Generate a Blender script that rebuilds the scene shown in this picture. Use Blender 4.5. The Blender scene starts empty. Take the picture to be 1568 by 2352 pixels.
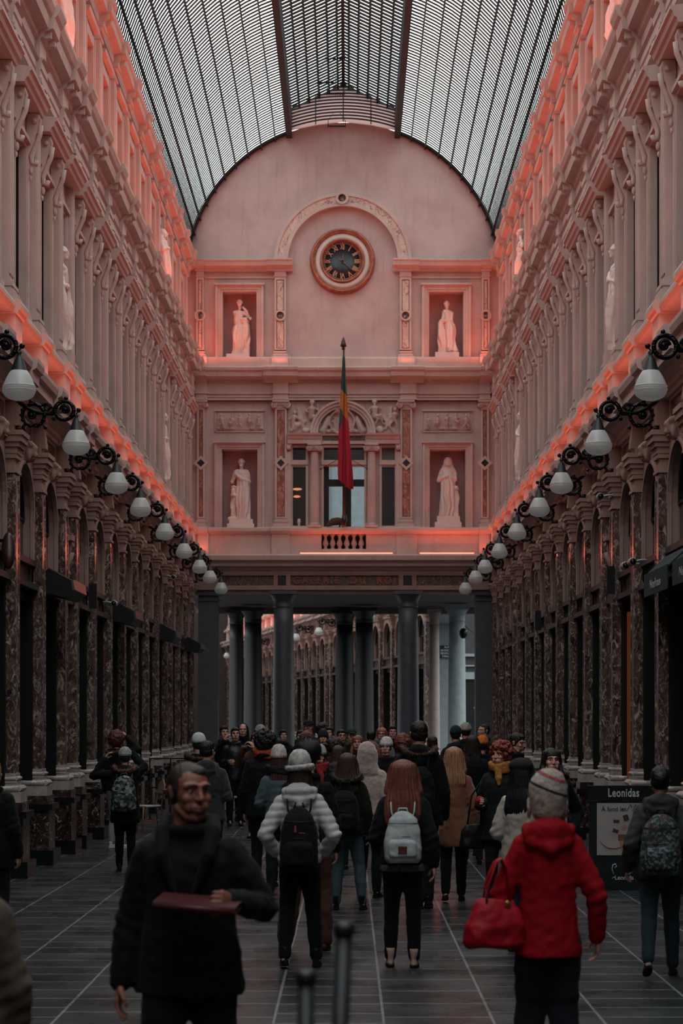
import bpy, math, random
from mathutils import Vector, Matrix, noise, Quaternion
PI = math.pi
R = random.Random(7)
SC = bpy.context.scene
COL = SC.collection
F = 4500.0      # focal length in pixels of the 1568x2352 frame
CX, CZ = 0.14, 2.0
YB = 53.57      # distance of the end facade

def WX(px, Y): return CX + (px - 800.0) * Y / F
def WZ(py, Y): return CZ + (1645.0 - py) * Y / F

# ------------------------------------------------------------------ mesh builder
class MB:
    def __init__(s): s.v = []; s.f = []; s.mi = []; s.m = 0; s.sm = []; s.smooth = False
    def _add(s, vs, fs, smooth=None):
        o = len(s.v); s.v += [tuple(v) for v in vs]
        for f in fs:
            s.f.append(tuple(i + o for i in f)); s.mi.append(s.m); s.sm.append(s.smooth if smooth is None else smooth)
    def box(s, x0, x1, y0, y1, z0, z1):
        s._add([(x0,y0,z0),(x1,y0,z0),(x1,y1,z0),(x0,y1,z0),(x0,y0,z1),(x1,y0,z1),(x1,y1,z1),(x0,y1,z1)],
               [(0,3,2,1),(4,5,6,7),(0,1,5,4),(1,2,6,5),(2,3,7,6),(3,0,4,7)], False); return s
    def quad(s, a, b, c, d): s._add([a,b,c,d], [(0,1,2,3)]); return s
    def obox(s, c, ax, ay, az, hx, hy, hz):       # oriented box
        c, ax, ay, az = Vector(c), Vector(ax).normalized(), Vector(ay).normalized(), Vector(az).normalized()
        vs = [c + ax*hx*a + ay*hy*b + az*hz*d for d in (-1,1) for a,b in ((-1,-1),(1,-1),(1,1),(-1,1))]
        s._add(vs, [(0,3,2,1),(4,5,6,7),(0,1,5,4),(1,2,6,5),(2,3,7,6),(3,0,4,7)], False); return s
    def sweep(s, prof, y0, y1):                    # prof: (x,z) polygon, extruded along y
        n = len(prof)
        vs = [(x,y0,z) for x,z in prof] + [(x,y1,z) for x,z in prof]
        fs = [(i,(i+1)%n,(i+1)%n+n,i+n) for i in range(n)] + [tuple(range(n))[::-1], tuple(range(n,2*n))]
        s._add(vs, fs, False); return s
    def prism(s, poly, x0, x1):                    # poly: (y,z) polygon, extruded along x
        n = len(poly)
        vs = [(x0,y,z) for y,z in poly] + [(x1,y,z) for y,z in poly]
        fs = [(i,(i+1)%n,(i+1)%n+n,i+n) for i in range(n)] + [tuple(range(n))[::-1], tuple(range(n,2*n))]
        s._add(vs, fs, False); return s
    def lathe(s, prof, c=(0,0,0), seg=16, axis='z', sx=1, sy=1):
        c = Vector(c); vs = []; fs = []; n = len(prof)
        for r, h in prof:
            for k in range(seg):
                a = 2*PI*k/seg; u, w = r*math.cos(a)*sx, r*math.sin(a)*sy
                vs.append(c + (Vector((u,w,h)) if axis=='z' else Vector((h,u,w)) if axis=='x' else Vector((w,h,u))))
        for i in range(n-1):
            for k in range(seg):
                k2 = (k+1)%seg; fs.append((i*seg+k, i*seg+k2, (i+1)*seg+k2, (i+1)*seg+k))
        fs.append(tuple(range(seg))[::-1]); fs.append(tuple((n-1)*seg+k for k in range(seg)))
        s._add(vs, fs, True); return s
    def ell(s, c, r, seg=14, rings=9, rot=None):
        if not hasattr(r, '__len__'): r = (r,r,r)
        c = Vector(c); vs = []; fs = []
        M = rot.to_matrix() if isinstance(rot, Quaternion) else rot
        def P(x,y,z):
            v = Vector((x*r[0],y*r[1],z*r[2])); return c + (M @ v if M else v)
        vs.append(P(0,0,1))
        for i in range(1, rings):
            t = PI*i/rings
            for k in range(seg):
                a = 2*PI*k/seg; vs.append(P(math.sin(t)*math.cos(a), math.sin(t)*math.sin(a), math.cos(t)))
        vs.append(P(0,0,-1)); L = len(vs)-1
        for k in range(seg): fs.append((0, 1+k, 1+(k+1)%seg))
        for i in range(rings-2):
            for k in range(seg):
                a=1+i*seg+k; b=1+i*seg+(k+1)%seg; fs.append((a,a+seg,b+seg,b))
        for k in range(seg): fs.append((L, L-seg+(k+1)%seg, L-seg+k))
        s._add(vs, fs, True); return s
    def tube(s, pts, rad, seg=8, flat=1.0, up=None, cap=True):
        pts = [Vector(p) for p in pts]; n = len(pts)
        if not hasattr(rad,'__len__'): rad = [rad]*n
        vs = []; fs = []; prev = None
        for i,p in enumerate(pts):
            t = (pts[min(i+1,n-1)] - pts[max(i-1,0)]).normalized()
            if up is not None: a = Vector(up).cross(t)
            elif prev is None: a = t.cross(Vector((0,0,1)) if abs(t.z)<.9 else Vector((1,0,0)))
            else: a = prev - t*prev.dot(t)
            if a.length < 1e-6: a = Vector((1,0,0))
            a.normalize(); prev = a; b = t.cross(a)
            rr = rad[i]; ra, rb = (rr if isinstance(rr,tuple) else (rr, rr*flat))
            for k in range(seg):
                an = 2*PI*k/seg; vs.append(p + a*ra*math.cos(an) + b*rb*math.sin(an))
        for i in range(n-1):
            for k in range(seg):
                k2=(k+1)%seg; fs.append((i*seg+k,i*seg+k2,(i+1)*seg+k2,(i+1)*seg+k))
        if cap:
            fs.append(tuple(range(seg))[::-1]); fs.append(tuple((n-1)*seg+k for k in range(seg)))
        s._add(vs, fs, True); return s
    def limb(s, pts, rad, seg=12):                 # closed tube with round ends
        s.tube(pts, rad, seg)
        for i in range(len(pts)):
            r = rad[i]; r = r if not isinstance(r,tuple) else min(r)
            s.ell(pts[i], r*.99, seg, 7)
        return s
    def loft(s, rings, seg=20, power=2.0):         # rings: (cx,cy,z,rx,ry)
        vs=[]; fs=[]; n=len(rings)
        for cx,cy,z,rx,ry in rings:
            for k in range(seg):
                a=2*PI*k/seg; c,d=math.cos(a),math.sin(a)
                vs.append((cx+rx*math.copysign(abs(c)**(2/power),c), cy+ry*math.copysign(abs(d)**(2/power),d), z))
        for i in range(n-1):
            for k in range(seg):
                k2=(k+1)%seg; fs.append((i*seg+k,i*seg+k2,(i+1)*seg+k2,(i+1)*seg+k))
        fs.append(tuple(range(seg))[::-1]); fs.append(tuple((n-1)*seg+k for k in range(seg)))
        s._add(vs, fs, True); return s
    def xform(s, M, start=0):
        for i in range(start, len(s.v)): s.v[i] = tuple(M @ Vector(s.v[i]))
        return s
    def join_mesh(s, me, M=None):
        o = len(s.v); M = M or Matrix()
        s.v += [tuple(M @ v.co) for v in me.vertices]
        for p in me.polygons: s.f.append(tuple(i+o for i in p.vertices)); s.mi.append(s.m); s.sm.append(True)
        return s
    def mesh(s, name, mats):
        me = bpy.data.meshes.new(name); me.from_pydata(s.v, [], s.f)
        if not isinstance(mats,(list,tuple)): mats=[mats]
        for m in mats: me.materials.append(m)
        me.polygons.foreach_set('material_index', s.mi)
        me.polygons.foreach_set('use_smooth', s.sm)
        me.update(); return me

def tag(o, label=None, cat=None, group=None, kind=None):
    if label: o['label']=label
    if cat: o['category']=cat
    if group: o['group']=group
    if kind: o['kind']=kind
    return o
def link(name, data, parent=None, loc=(0,0,0), rz=0):
    o = bpy.data.objects.new(name, data); COL.objects.link(o)
    o.location = loc; o.rotation_euler = (0,0,rz)
    if parent: o.parent = parent
    return o
def empty(name, loc=(0,0,0), rz=0, label=None, cat=None, group=None, kind=None):
    o = link(name, None, None, loc, rz); o.empty_display_size=.2
    return tag(o, label, cat, group, kind)
def put(name, mb, mats, parent=None, loc=(0,0,0), rz=0):
    return link(name, mb.mesh(name, mats), parent, loc, rz)
def clone(o, parent=None, loc=None, rz=None):
    c = o.copy(); COL.objects.link(c); c.parent = parent
    if loc is not None: c.location = loc
    if rz is not None: c.rotation_euler = (0,0,rz)
    for ch in list(o.children): clone(ch, c)
    return c

def bevel(o, w=.01, seg=2):
    m = o.modifiers.new('b','BEVEL'); m.width=w; m.segments=seg; m.limit_method='ANGLE'; return o

# voxel union: every garment, head and figure becomes one closed skin
def union(mb, voxel, smooth=2, disp=None, decim=None):
    me = mb.mesh('tmp', [])
    o = bpy.data.objects.new('tmp', me); COL.objects.link(o)
    m = o.modifiers.new('r','REMESH'); m.mode='VOXEL'; m.voxel_size=voxel; m.use_smooth_shade=True
    if smooth:
        m = o.modifiers.new('s','SMOOTH'); m.iterations=smooth; m.factor=.5
    if decim:
        m = o.modifiers.new('d','DECIMATE'); m.ratio=decim
    dg = bpy.context.evaluated_depsgraph_get(); dg.update()
    out = bpy.data.meshes.new_from_object(o.evaluated_get(dg))
    bpy.data.objects.remove(o); bpy.data.meshes.remove(me)
    if disp:
        ns = [v.normal.copy() for v in out.vertices]
        for v,n in zip(out.vertices, ns): v.co = disp(v.co, n)
        out.update()
    out.polygons.foreach_set('use_smooth', [True]*len(out.polygons))
    return out
def setmats(me, *ms):
    me.materials.clear()
    for m in ms: me.materials.append(m)
    return me

# ------------------------------------------------------------------ materials
def lin(c):
    if isinstance(c, str): c = [int(c[i:i+2],16)/255 for i in (0,2,4)]; return tuple((x/12.92 if x<=.04045 else ((x+.055)/1.055)**2.4) for x in c)+(1,)
    return tuple(c)+(1,)
def nmat(name):
    m = bpy.data.materials.new(name); m.use_nodes=True; nt=m.node_tree; b=nt.nodes['Principled BSDF']
    return m, nt, b
def N(nt, t, **k):
    n = nt.nodes.new(t)
    for a,v in k.items(): setattr(n,a,v)
    return n
def L(nt,a,b): nt.links.new(a,b)
def ramp(nt, fac, stops, interp='LINEAR'):
    r = N(nt,'ShaderNodeValToRGB'); r.color_ramp.interpolation=interp
    e = r.color_ramp.elements
    while len(e)<len(stops): e.new(.5)
    for i,(p,c) in enumerate(stops): e[i].position=p; e[i].color=c if len(c)==4 else tuple(c)+(1,)
    L(nt,fac,r.inputs[0]); return r
def coords(nt, scale=(1,1,1), kind='Object', rot=(0,0,0)):
    tc = N(nt,'ShaderNodeTexCoord'); mp = N(nt,'ShaderNodeMapping'); L(nt,tc.outputs[kind],mp.inputs[0])
    mp.inputs['Scale'].default_value=scale; mp.inputs['Rotation'].default_value=rot; return mp.outputs[0]
_mc = {}
def M_(name, col, rough=.6, metal=0, var=.12, scale=6, bump=0, bscale=40, spec=.5, sheen=0, stretch=(1,1,1), coat=0):
    if name in _mc: return _mc[name]
    m,nt,b = nmat(name); c = lin(col)
    co = coords(nt, stretch)
    if var:
        n = N(nt,'ShaderNodeTexNoise'); n.inputs['Scale'].default_value=scale; n.inputs['Detail'].default_value=4; L(nt,co,n.inputs[0])
        lo = tuple(x*(1-var) for x in c[:3]); hi=tuple(min(1,x*(1+var)) for x in c[:3])
        r = ramp(nt, n.outputs['Fac'], [(.3,lo),(.7,hi)]); L(nt,r.outputs[0],b.inputs['Base Color'])
    else: b.inputs['Base Color'].default_value=c
    b.inputs['Roughness'].default_value=rough; b.inputs['Metallic'].default_value=metal
    b.inputs['Specular IOR Level'].default_value=spec
    if sheen: b.inputs['Sheen Weight'].default_value=sheen
    if coat: b.inputs['Coat Weight'].default_value=coat
    if bump:
        n2=N(nt,'ShaderNodeTexNoise'); n2.inputs['Scale'].default_value=bscale; n2.inputs['Detail'].default_value=3; L(nt,co,n2.inputs[0])
        bp=N(nt,'ShaderNodeBump'); bp.inputs['Strength'].default_value=bump; bp.inputs['Distance'].default_value=.02
        L(nt,n2.outputs['Fac'],bp.inputs['Height']); L(nt,bp.outputs[0],b.inputs['Normal'])
    _mc[name]=m; return m
def marble(name, base, mid, vein, scale=3, rough=.22, stretch=(1,1,1), amt=.55, w=.12, vein_edge=.8):
    m,nt,b = nmat(name); co0=coords(nt,stretch); oi=N(nt,'ShaderNodeObjectInfo'); va=N(nt,'ShaderNodeVectorMath',operation='ADD'); mm=N(nt,'ShaderNodeMath',operation='MULTIPLY'); L(nt,oi.outputs['Random'],mm.inputs[0]); mm.inputs[1].default_value=80; L(nt,co0,va.inputs[0]); L(nt,mm.outputs[0],va.inputs[1]); co=va.outputs[0]
    n1=N(nt,'ShaderNodeTexNoise'); n1.inputs['Scale'].default_value=scale; n1.inputs['Detail'].default_value=8; n1.inputs['Distortion'].default_value=.9; L(nt,co,n1.inputs[0])
    r1=ramp(nt,n1.outputs['Fac'],[(.35,lin(base)),(.62,lin(mid))])
    n2=N(nt,'ShaderNodeTexNoise'); n2.inputs['Scale'].default_value=scale*1.7; n2.inputs['Detail'].default_value=10; n2.inputs['Roughness'].default_value=.68; n2.inputs['Distortion'].default_value=1.6; L(nt,co,n2.inputs[0])
    r2=ramp(nt,n2.outputs['Fac'],[(amt,(0,0,0)),(amt+w,(1,1,1))])
    v=N(nt,'ShaderNodeTexVoronoi',feature='DISTANCE_TO_EDGE'); v.inputs['Scale'].default_value=scale*1.3
    vk=vein_edge
    mx=N(nt,'ShaderNodeMixRGB'); mx.inputs[0].default_value=.35; L(nt,co,mx.inputs[1]); L(nt,n1.outputs['Color'],mx.inputs[2]); L(nt,mx.outputs[0],v.inputs['Vector'])
    r3=ramp(nt,v.outputs['Distance'],[(.0,(vk,vk,vk)),(.035,(0,0,0))])
    ad=N(nt,'ShaderNodeMath',operation='MAXIMUM'); L(nt,r2.outputs[0],ad.inputs[0]); L(nt,r3.outputs[0],ad.inputs[1])
    m2=N(nt,'ShaderNodeMixRGB'); L(nt,ad.outputs[0],m2.inputs[0]); L(nt,r1.outputs[0],m2.inputs[1]); m2.inputs[2].default_value=lin(vein)
    L(nt,m2.outputs[0],b.inputs['Base Color']); b.inputs['Roughness'].default_value=rough
    return m
def emis(name, col, s):
    m,nt,b=nmat(name); b.inputs['Base Color'].default_value=(0,0,0,1); b.inputs['Emission Color'].default_value=lin(col); b.inputs['Emission Strength'].default_value=s; return m

def plaster_mat(name, a, b_, streak=.0):
    m,nt,b=nmat(name); co=coords(nt)
    n=N(nt,'ShaderNodeTexNoise'); n.inputs['Scale'].default_value=1.3; n.inputs['Detail'].default_value=8; n.inputs['Roughness'].default_value=.6; L(nt,co,n.inputs[0])
    r=ramp(nt,n.outputs['Fac'],[(.35,lin(a)),(.65,lin(b_))])
    co2=coords(nt,(5,5,.5)); n2=N(nt,'ShaderNodeTexNoise'); n2.inputs['Scale'].default_value=1.5; n2.inputs['Detail'].default_value=6; L(nt,co2,n2.inputs[0])
    r2=ramp(nt,n2.outputs['Fac'],[(.25,(.86,.83,.8)),(.45,(1,1,1))])
    mx=N(nt,'ShaderNodeMixRGB',blend_type='MULTIPLY'); mx.inputs[0].default_value=.8; L(nt,r.outputs[0],mx.inputs[1]); L(nt,r2.outputs[0],mx.inputs[2])
    L(nt,mx.outputs[0],b.inputs['Base Color']); b.inputs['Roughness'].default_value=.75
    bp=N(nt,'ShaderNodeBump'); bp.inputs['Strength'].default_value=.12; bp.inputs['Distance'].default_value=.02; L(nt,n.outputs['Fac'],bp.inputs['Height']); L(nt,bp.outputs[0],b.inputs['Normal'])
    return m
PLASTER = plaster_mat('pink_plaster','B39C97','C2ADA8')
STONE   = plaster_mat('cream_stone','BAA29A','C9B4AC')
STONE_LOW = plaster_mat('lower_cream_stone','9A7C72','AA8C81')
STATUE_M = M_('statue_marble','E3CFC6',.55,0,.06,4,.1,30)
ROUGE = marble('red_brown_marble','30221F','665049','BFB0A8',6.5,.2,(1,1,.6),.51,.14,.2)
ROUGE2 = marble('dark_pedestal_marble','241A18','40302B','B4A59B',4.5,.2,(1,1,1),.57,.05,.2)
BRECHE = marble('orange_breccia_marble','7A3E2C','A86A52','D6A58E',5,.3,(1,1,.6),.58,.1)
PALEM = marble('pale_veined_marble','C6A597','D9BDAF','4A2B2A',4,.3,(1,1,.6),.60,.05)
FRIEZE = marble('dark_breccia_frieze','241A16','5A4538','A88E7C',9,.35,(1,1,1),.55,.1)
BASEM = marble('grey_white_marble','A39A96','B8AEA8','6A625F',6,.3,(1,1,1),.62,.05)
BLACKST = M_('black_stone','15161A',.25,0,.3,8)
GREYST = M_('grey_granite','4C4F55',.45,0,.15,5,.1,60)
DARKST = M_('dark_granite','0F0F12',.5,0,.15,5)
PALEST = M_('pale_street_stone','737E81',.6,0,.12,5)
IRON = M_('black_iron','0B0C0E',.35,.6,.1,10)
FRAME = M_('dark_bronze_frame','1B1C1F',.4,.3,.1,10)
BAND = M_('grey_transom_beam','3B3A3B',.45,.1,.15,6)
GLASSD,_nt,_b = nmat('dark_window_glass'); _b.inputs['Base Color'].default_value=(.006,.007,.008,1); _b.inputs['Roughness'].default_value=.06
SHOPIN = M_('dark_shop_interior','16120F',.7)
WOODW = M_('warm_lit_shop_panel','8A4A30',.5)
ROOFIRON = M_('roof_iron','1E2326',.5,.3,.1,3)
OPALg,_nt,_b = nmat('opal_lamp_glass'); _b.inputs['Base Color'].default_value=lin('D9DBDA'); _b.inputs['Roughness'].default_value=.28; _b.inputs['Coat Weight'].default_value=.3
_t=N(_nt,'ShaderNodeBsdfTranslucent'); _t.inputs[0].default_value=(.9,.92,.91,1); _m=N(_nt,'ShaderNodeMixShader'); _m.inputs[0].default_value=.5
L(_nt,_b.outputs[0],_m.inputs[1]); L(_nt,_t.outputs[0],_m.inputs[2]); L(_nt,_m.outputs[0],_nt.nodes['Material Output'].inputs[0])
# ------------------------------------------------------------------ camera, sky
cam = bpy.data.cameras.new('camera'); camo = bpy.data.objects.new('camera', cam); COL.objects.link(camo)
camo.location=(CX,0,CZ); camo.rotation_euler=(PI/2,0,0)
cam.sensor_fit='AUTO'; cam.sensor_width=36; cam.lens=F/2352*36
cam.shift_x=-16/2352; cam.shift_y=(1645-1176)/2352; cam.clip_end=400; cam.clip_start=.05
cam.dof.use_dof=True; cam.dof.focus_distance=24; cam.dof.aperture_fstop=3.7
SC.camera=camo
SC.view_settings.view_transform='Standard'; SC.view_settings.look='None'; SC.view_settings.gamma=1; SC.view_settings.exposure=0
w = bpy.data.worlds.new('sky'); SC.world=w; w.use_nodes=True; nt=w.node_tree; bg=nt.nodes['Background']
tc=N(nt,'ShaderNodeTexCoord'); sp=N(nt,'ShaderNodeSeparateXYZ'); L(nt,tc.outputs['Generated'],sp.inputs[0])
SKY = ramp(nt, sp.outputs['Z'], [(0,(.1,.115,.122)),(.16,(.3,.33,.34)),(.28,(1.35,1.42,1.41)),(.6,(1.6,1.67,1.68)),(1,(2.3,2.38,2.4))])
L(nt,SKY.outputs[0],bg.inputs['Color']); bg.inputs['Strength'].default_value=2.2

# ------------------------------------------------------------------ floor
m,nt,b=nmat('slate_paving')
tc=N(nt,'ShaderNodeTexCoord'); mp=N(nt,'ShaderNodeMapping'); L(nt,tc.outputs['Object'],mp.inputs[0]); mp.inputs['Rotation'].default_value=(0,0,PI/2); mp.inputs['Location'].default_value=(0,.35,0)
nz=N(nt,'ShaderNodeTexNoise'); nz.inputs['Scale'].default_value=1.1; L(nt,tc.outputs['Object'],nz.inputs[0])
br=N(nt,'ShaderNodeTexBrick'); br.offset=.37; br.squash=.7; br.squash_frequency=3
L(nt,mp.outputs[0],br.inputs[0]); br.inputs['Scale'].default_value=1; br.inputs['Brick Width'].default_value=.62; br.inputs['Row Height'].default_value=.72
br.inputs['Mortar Size'].default_value=.011; br.inputs['Mortar Smooth'].default_value=.2; br.inputs['Bias'].default_value=-.1
br.inputs['Color1'].default_value=lin('2B3034'); br.inputs['Color2'].default_value=lin('1F2226'); br.inputs['Mortar'].default_value=lin('747979')  # pale mortar tone also paints the reflections along the slab edges
st=coords(nt,(2,9,1)); n3=N(nt,'ShaderNodeTexNoise'); n3.inputs['Scale'].default_value=2.2; n3.inputs['Detail'].default_value=7; L(nt,st,n3.inputs[0])
r3=ramp(nt,n3.outputs['Fac'],[(.3,(.6,.6,.62)),(.7,(1.25,1.2,1.18))])
mx=N(nt,'ShaderNodeMixRGB',blend_type='MULTIPLY'); mx.inputs[0].default_value=1; L(nt,br.outputs['Color'],mx.inputs[1]); L(nt,r3.outputs[0],mx.inputs[2]); L(nt,mx.outputs[0],b.inputs['Base Color'])
n4=N(nt,'ShaderNodeTexNoise'); n4.inputs['Scale'].default_value=1.6; n4.inputs['Detail'].default_value=5; L(nt,tc.outputs['Object'],n4.inputs[0])
r4=ramp(nt,n4.outputs['Fac'],[(.3,(.2,.2,.2)),(.7,(.42,.42,.42))]); L(nt,r4.outputs[0],b.inputs['Roughness'])
bp=N(nt,'ShaderNodeBump'); bp.inputs['Strength'].default_value=.35; bp.inputs['Distance'].default_value=.01
ms=N(nt,'ShaderNodeMath',operation='SUBTRACT'); L(nt,n3.outputs['Fac'],ms.inputs[0]); L(nt,br.outputs['Fac'],ms.inputs[1]); L(nt,ms.outputs[0],bp.inputs['Height']); L(nt,bp.outputs[0],b.inputs['Normal'])
FLOORM=m
fb=MB(); fb.box(-16,16,-12,150,-.3,0)
fl=put('floor', fb, FLOORM); tag(fl,'dark slate paving of the gallery with reflections painted pale along its joints','floor',kind='structure')

# ------------------------------------------------------------------ side walls (local: x = out of the wall, y = along it, z up)
HB, HN = 2.12, 1.2
PIL = []                                   # pilaster stations along the gallery
y = 28.7
for k in range(8): PIL.insert(0, 28.7-HB*k)
PIL.insert(0, PIL[0]-HN)
for k in range(1,3): PIL.insert(0, PIL[0]-HB)
y = 28.7+HN; PIL.append(y)
for k in range(7): y += HB; PIL.append(y)
y += HN; PIL.append(y)
for k in range(3): y += HB; PIL.append(y)
PIL = [p for p in PIL if p<53.2]
BAYS = [(a,b) for a,b in zip(PIL[:-1],PIL[1:])]

def pilaster_parts():
    P={}
    m=MB(); m.m=1; m.box(0,.262,-.148,.148,0,3.8); m.m=0; m.box(.26,.37,-.15,.15,1.28,5.02)
    for s in (-1,1): m.box(.37,.385,s*.135-.015,s*.135+.015,1.4,4.95)
    m.box(.37,.378,-.07,.07,1.5,4.85)
    P['marble_pilaster']=m.mesh('marble_pilaster',[ROUGE,FRAME])
    m=MB()
    for z0,z1,o in ((5.02,5.06,.03),(5.06,5.2,.0),(5.2,5.26,.03),(5.26,5.34,.04),(5.34,5.4,.07),(5.4,5.48,.1),(5.48,5.54,.12)):
        m.box(0,.37+o,-.15-o,.15+o,z0,z1)
    m.box(0,.36,-.14,.14,5.54,5.97)
    m.sweep([(.36,5.62),(.42,5.62),(.42,5.66),(.39,5.9),(.36,5.9)],-.1,.1)
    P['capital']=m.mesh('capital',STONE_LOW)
    m=MB(); m.smooth=False
    for z0,z1,o in ((.93,1.06,.09),):
        m.box(0,.37+o,-.15-o,.15+o,z0,z1)
    def torus(z0,z1,o):
        pr=[(0,z0)]+[(.37+o+ (z1-z0)/2*math.sin(PI*t/6), z0+(z1-z0)*t/6) for t in range(7)]+[(0,z1)]
        hw=.15+o
        m.sweep(pr,-hw,hw)
        for s in (-1,1): m.tube([(0,s*hw,(z0+z1)/2),(.37+o,s*hw,(z0+z1)/2)],(z1-z0)/2,8)
    torus(1.06,1.14,.055); m.box(0,.4,-.17,.17,1.14,1.17); torus(1.2,1.25,.02); m.box(0,.4,-.18,.18,1.17,1.2); m.box(0,.385,-.165,.165,1.25,1.29)
    P['column_base']=m.mesh('column_base',BASEM)
    m=MB(); m.m=1; m.box(0,.56,-.34,.34,0,.2); m.box(0,.54,-.32,.32,.74,.82)
    m.m=0; m.box(0,.49,-.27,.27,.2,.74); m.box(0,.48,-.26,.26,.82,.93)
    P['pedestal']=m.mesh('pedestal',[ROUGE2,BLACKST])
    # first floor order
    m=MB(); m.box(0,.3,-.17,.17,7.42,10.28)
    for u in (-.1,0,.1): m.box(.3,.315,u-.035,u+.035,7.5,10.15)
    for z0,z1,o in ((7.14,7.24,.09),(7.24,7.29,.07),(7.29,7.33,.04),(7.33,7.38,.055),(7.38,7.42,.02)):
        m.box(0,.3+o,-.17-o,.17+o,z0,z1)
    P['fluted_pilaster']=m.mesh('fluted_pilaster',STONE)
    m=MB()
    for z0,z1,o in ((10.28,10.31,.03),(10.31,10.4,.01),(10.52,10.58,.09)): m.box(0,.3+o,-.17-o,.17+o,z0,z1)
    m.prism([(-.18,10.4),(.18,10.4),(.25,10.52),(-.25,10.52)],0,.35)
    for s in (-1,1):
        m.tube([(.0,s*.2,10.44),(.4,s*.2,10.44)],.06,10); m.tube([(.38,s*.2,10.44),(.42,s*.2,10.44)],.03,8)
    for k in range(3): m.ell((.36,-.09+.09*k,10.42),(.05,.045,.07),8,6)
    P['carved_capital']=m.mesh('carved_capital',STONE)
    # second floor order
    m=MB(); m.box(0,.2,-.15,.15,11.95,13.75); m.box(.2,.212,-.09,.09,12.05,13.65)
    for z0,z1,o in ((11.62,11.75,.08),(11.75,11.86,.05),(11.86,11.95,.02),(13.75,13.79,.03),(13.79,13.9,.0),(13.9,13.96,.05),(13.96,14.02,.08)):
        m.box(0,.2+o,-.15-o,.15+o,z0,z1)
    P['attic_pilaster']=m.mesh('attic_pilaster',STONE)
    # LED-lit pedestal of the first floor order
    m=MB(); m.box(0,.4,-.24,.24,6.42,6.98)
    m.sweep([(0,6.98),(.43,6.98),(.45,7.02),(.48,7.04),(.48,7.09),(.46,7.14),(0,7.14)],-.29,.29)
    P['upper_pedestal']=m.mesh('upper_pedestal',STONE)
    return P
PP = pilaster_parts()

def arch_wall(m, y0,y1,z0,z1,hw,zs,p,dep,seg=12, arch=True):
    """wall slab with a round-headed opening centred on 0"""
    pts=[(-hw,z0)]
    if arch: pts+=[(hw*math.cos(PI-PI*k/seg), zs+hw*math.sin(PI*k/seg)) for k in range(seg+1)]
    else: pts+=[(-hw,zs),(hw,zs)]
    pts+=[(hw,z0)]
    # front: strips from opening outline to rectangle
    m._add([(p,y0,z0),(p,-hw,z0),(p,-hw,zs),(p,y0,zs)],[(0,1,2,3)],False)
    m._add([(p,hw,z0),(p,y1,z0),(p,y1,zs),(p,hw,zs)],[(0,1,2,3)],False)
    up=[q for q in pts if q[1]>=zs-1e-6]
    n=len(up)
    for i in range(n-1):
        a,b_=up[i],up[i+1]
        ta=(a[0],z1) ; tb=(b_[0],z1)
        m._add([(p,a[0],a[1]),(p,b_[0],b_[1]),(p,tb[0],tb[1]),(p,ta[0],ta[1])],[(0,1,2,3)],False)
    m._add([(p,y0,zs),(p,-hw,zs),(p,-hw,z1),(p,y0,z1)],[(0,1,2,3)],False)
    m._add([(p,hw,zs),(p,y1,zs),(p,y1,z1),(p,hw,z1)],[(0,1,2,3)],False)
    for i in range(len(pts)-1):
        a,b_=pts[i],pts[i+1]
        m._add([(p,a[0],a[1]),(p,b_[0],b_[1]),(p-dep,b_[0],b_[1]),(p-dep,a[0],a[1])],[(0,1,2,3)],False)
def arch_band(m, r0, r1, zc, p0, p1, seg=16, a0=0, a1=PI, cy=0):
    for k in range(seg):
        t0,t1=a0+(a1-a0)*k/seg, a0+(a1-a0)*(k+1)/seg
        q=[(cy+r*math.cos(t),zc+r*math.sin(t)) for r,t in ((r0,t0),(r1,t0),(r1,t1),(r0,t1))]
        vs=[(p0,a,b_) for a,b_ in q]+[(p1,a,b_) for a,b_ in q]
        m._add(vs,[(0,3,2,1),(4,5,6,7),(0,1,5,4),(1,2,6,5),(2,3,7,6),(3,0,4,7)],False)
def frame(m,y0,y1,z0,z1,w,p0,p1,bottom=False):
    m.box(p0,p1,y0-w,y0,z0,z1+w); m.box(p0,p1,y1,y1+w,z0,z1+w); m.box(p0,p1,y0,y1,z1,z1+w)
    if bottom: m.box(p0,p1,y0-w,y1+w,z0-w,z0)

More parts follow.
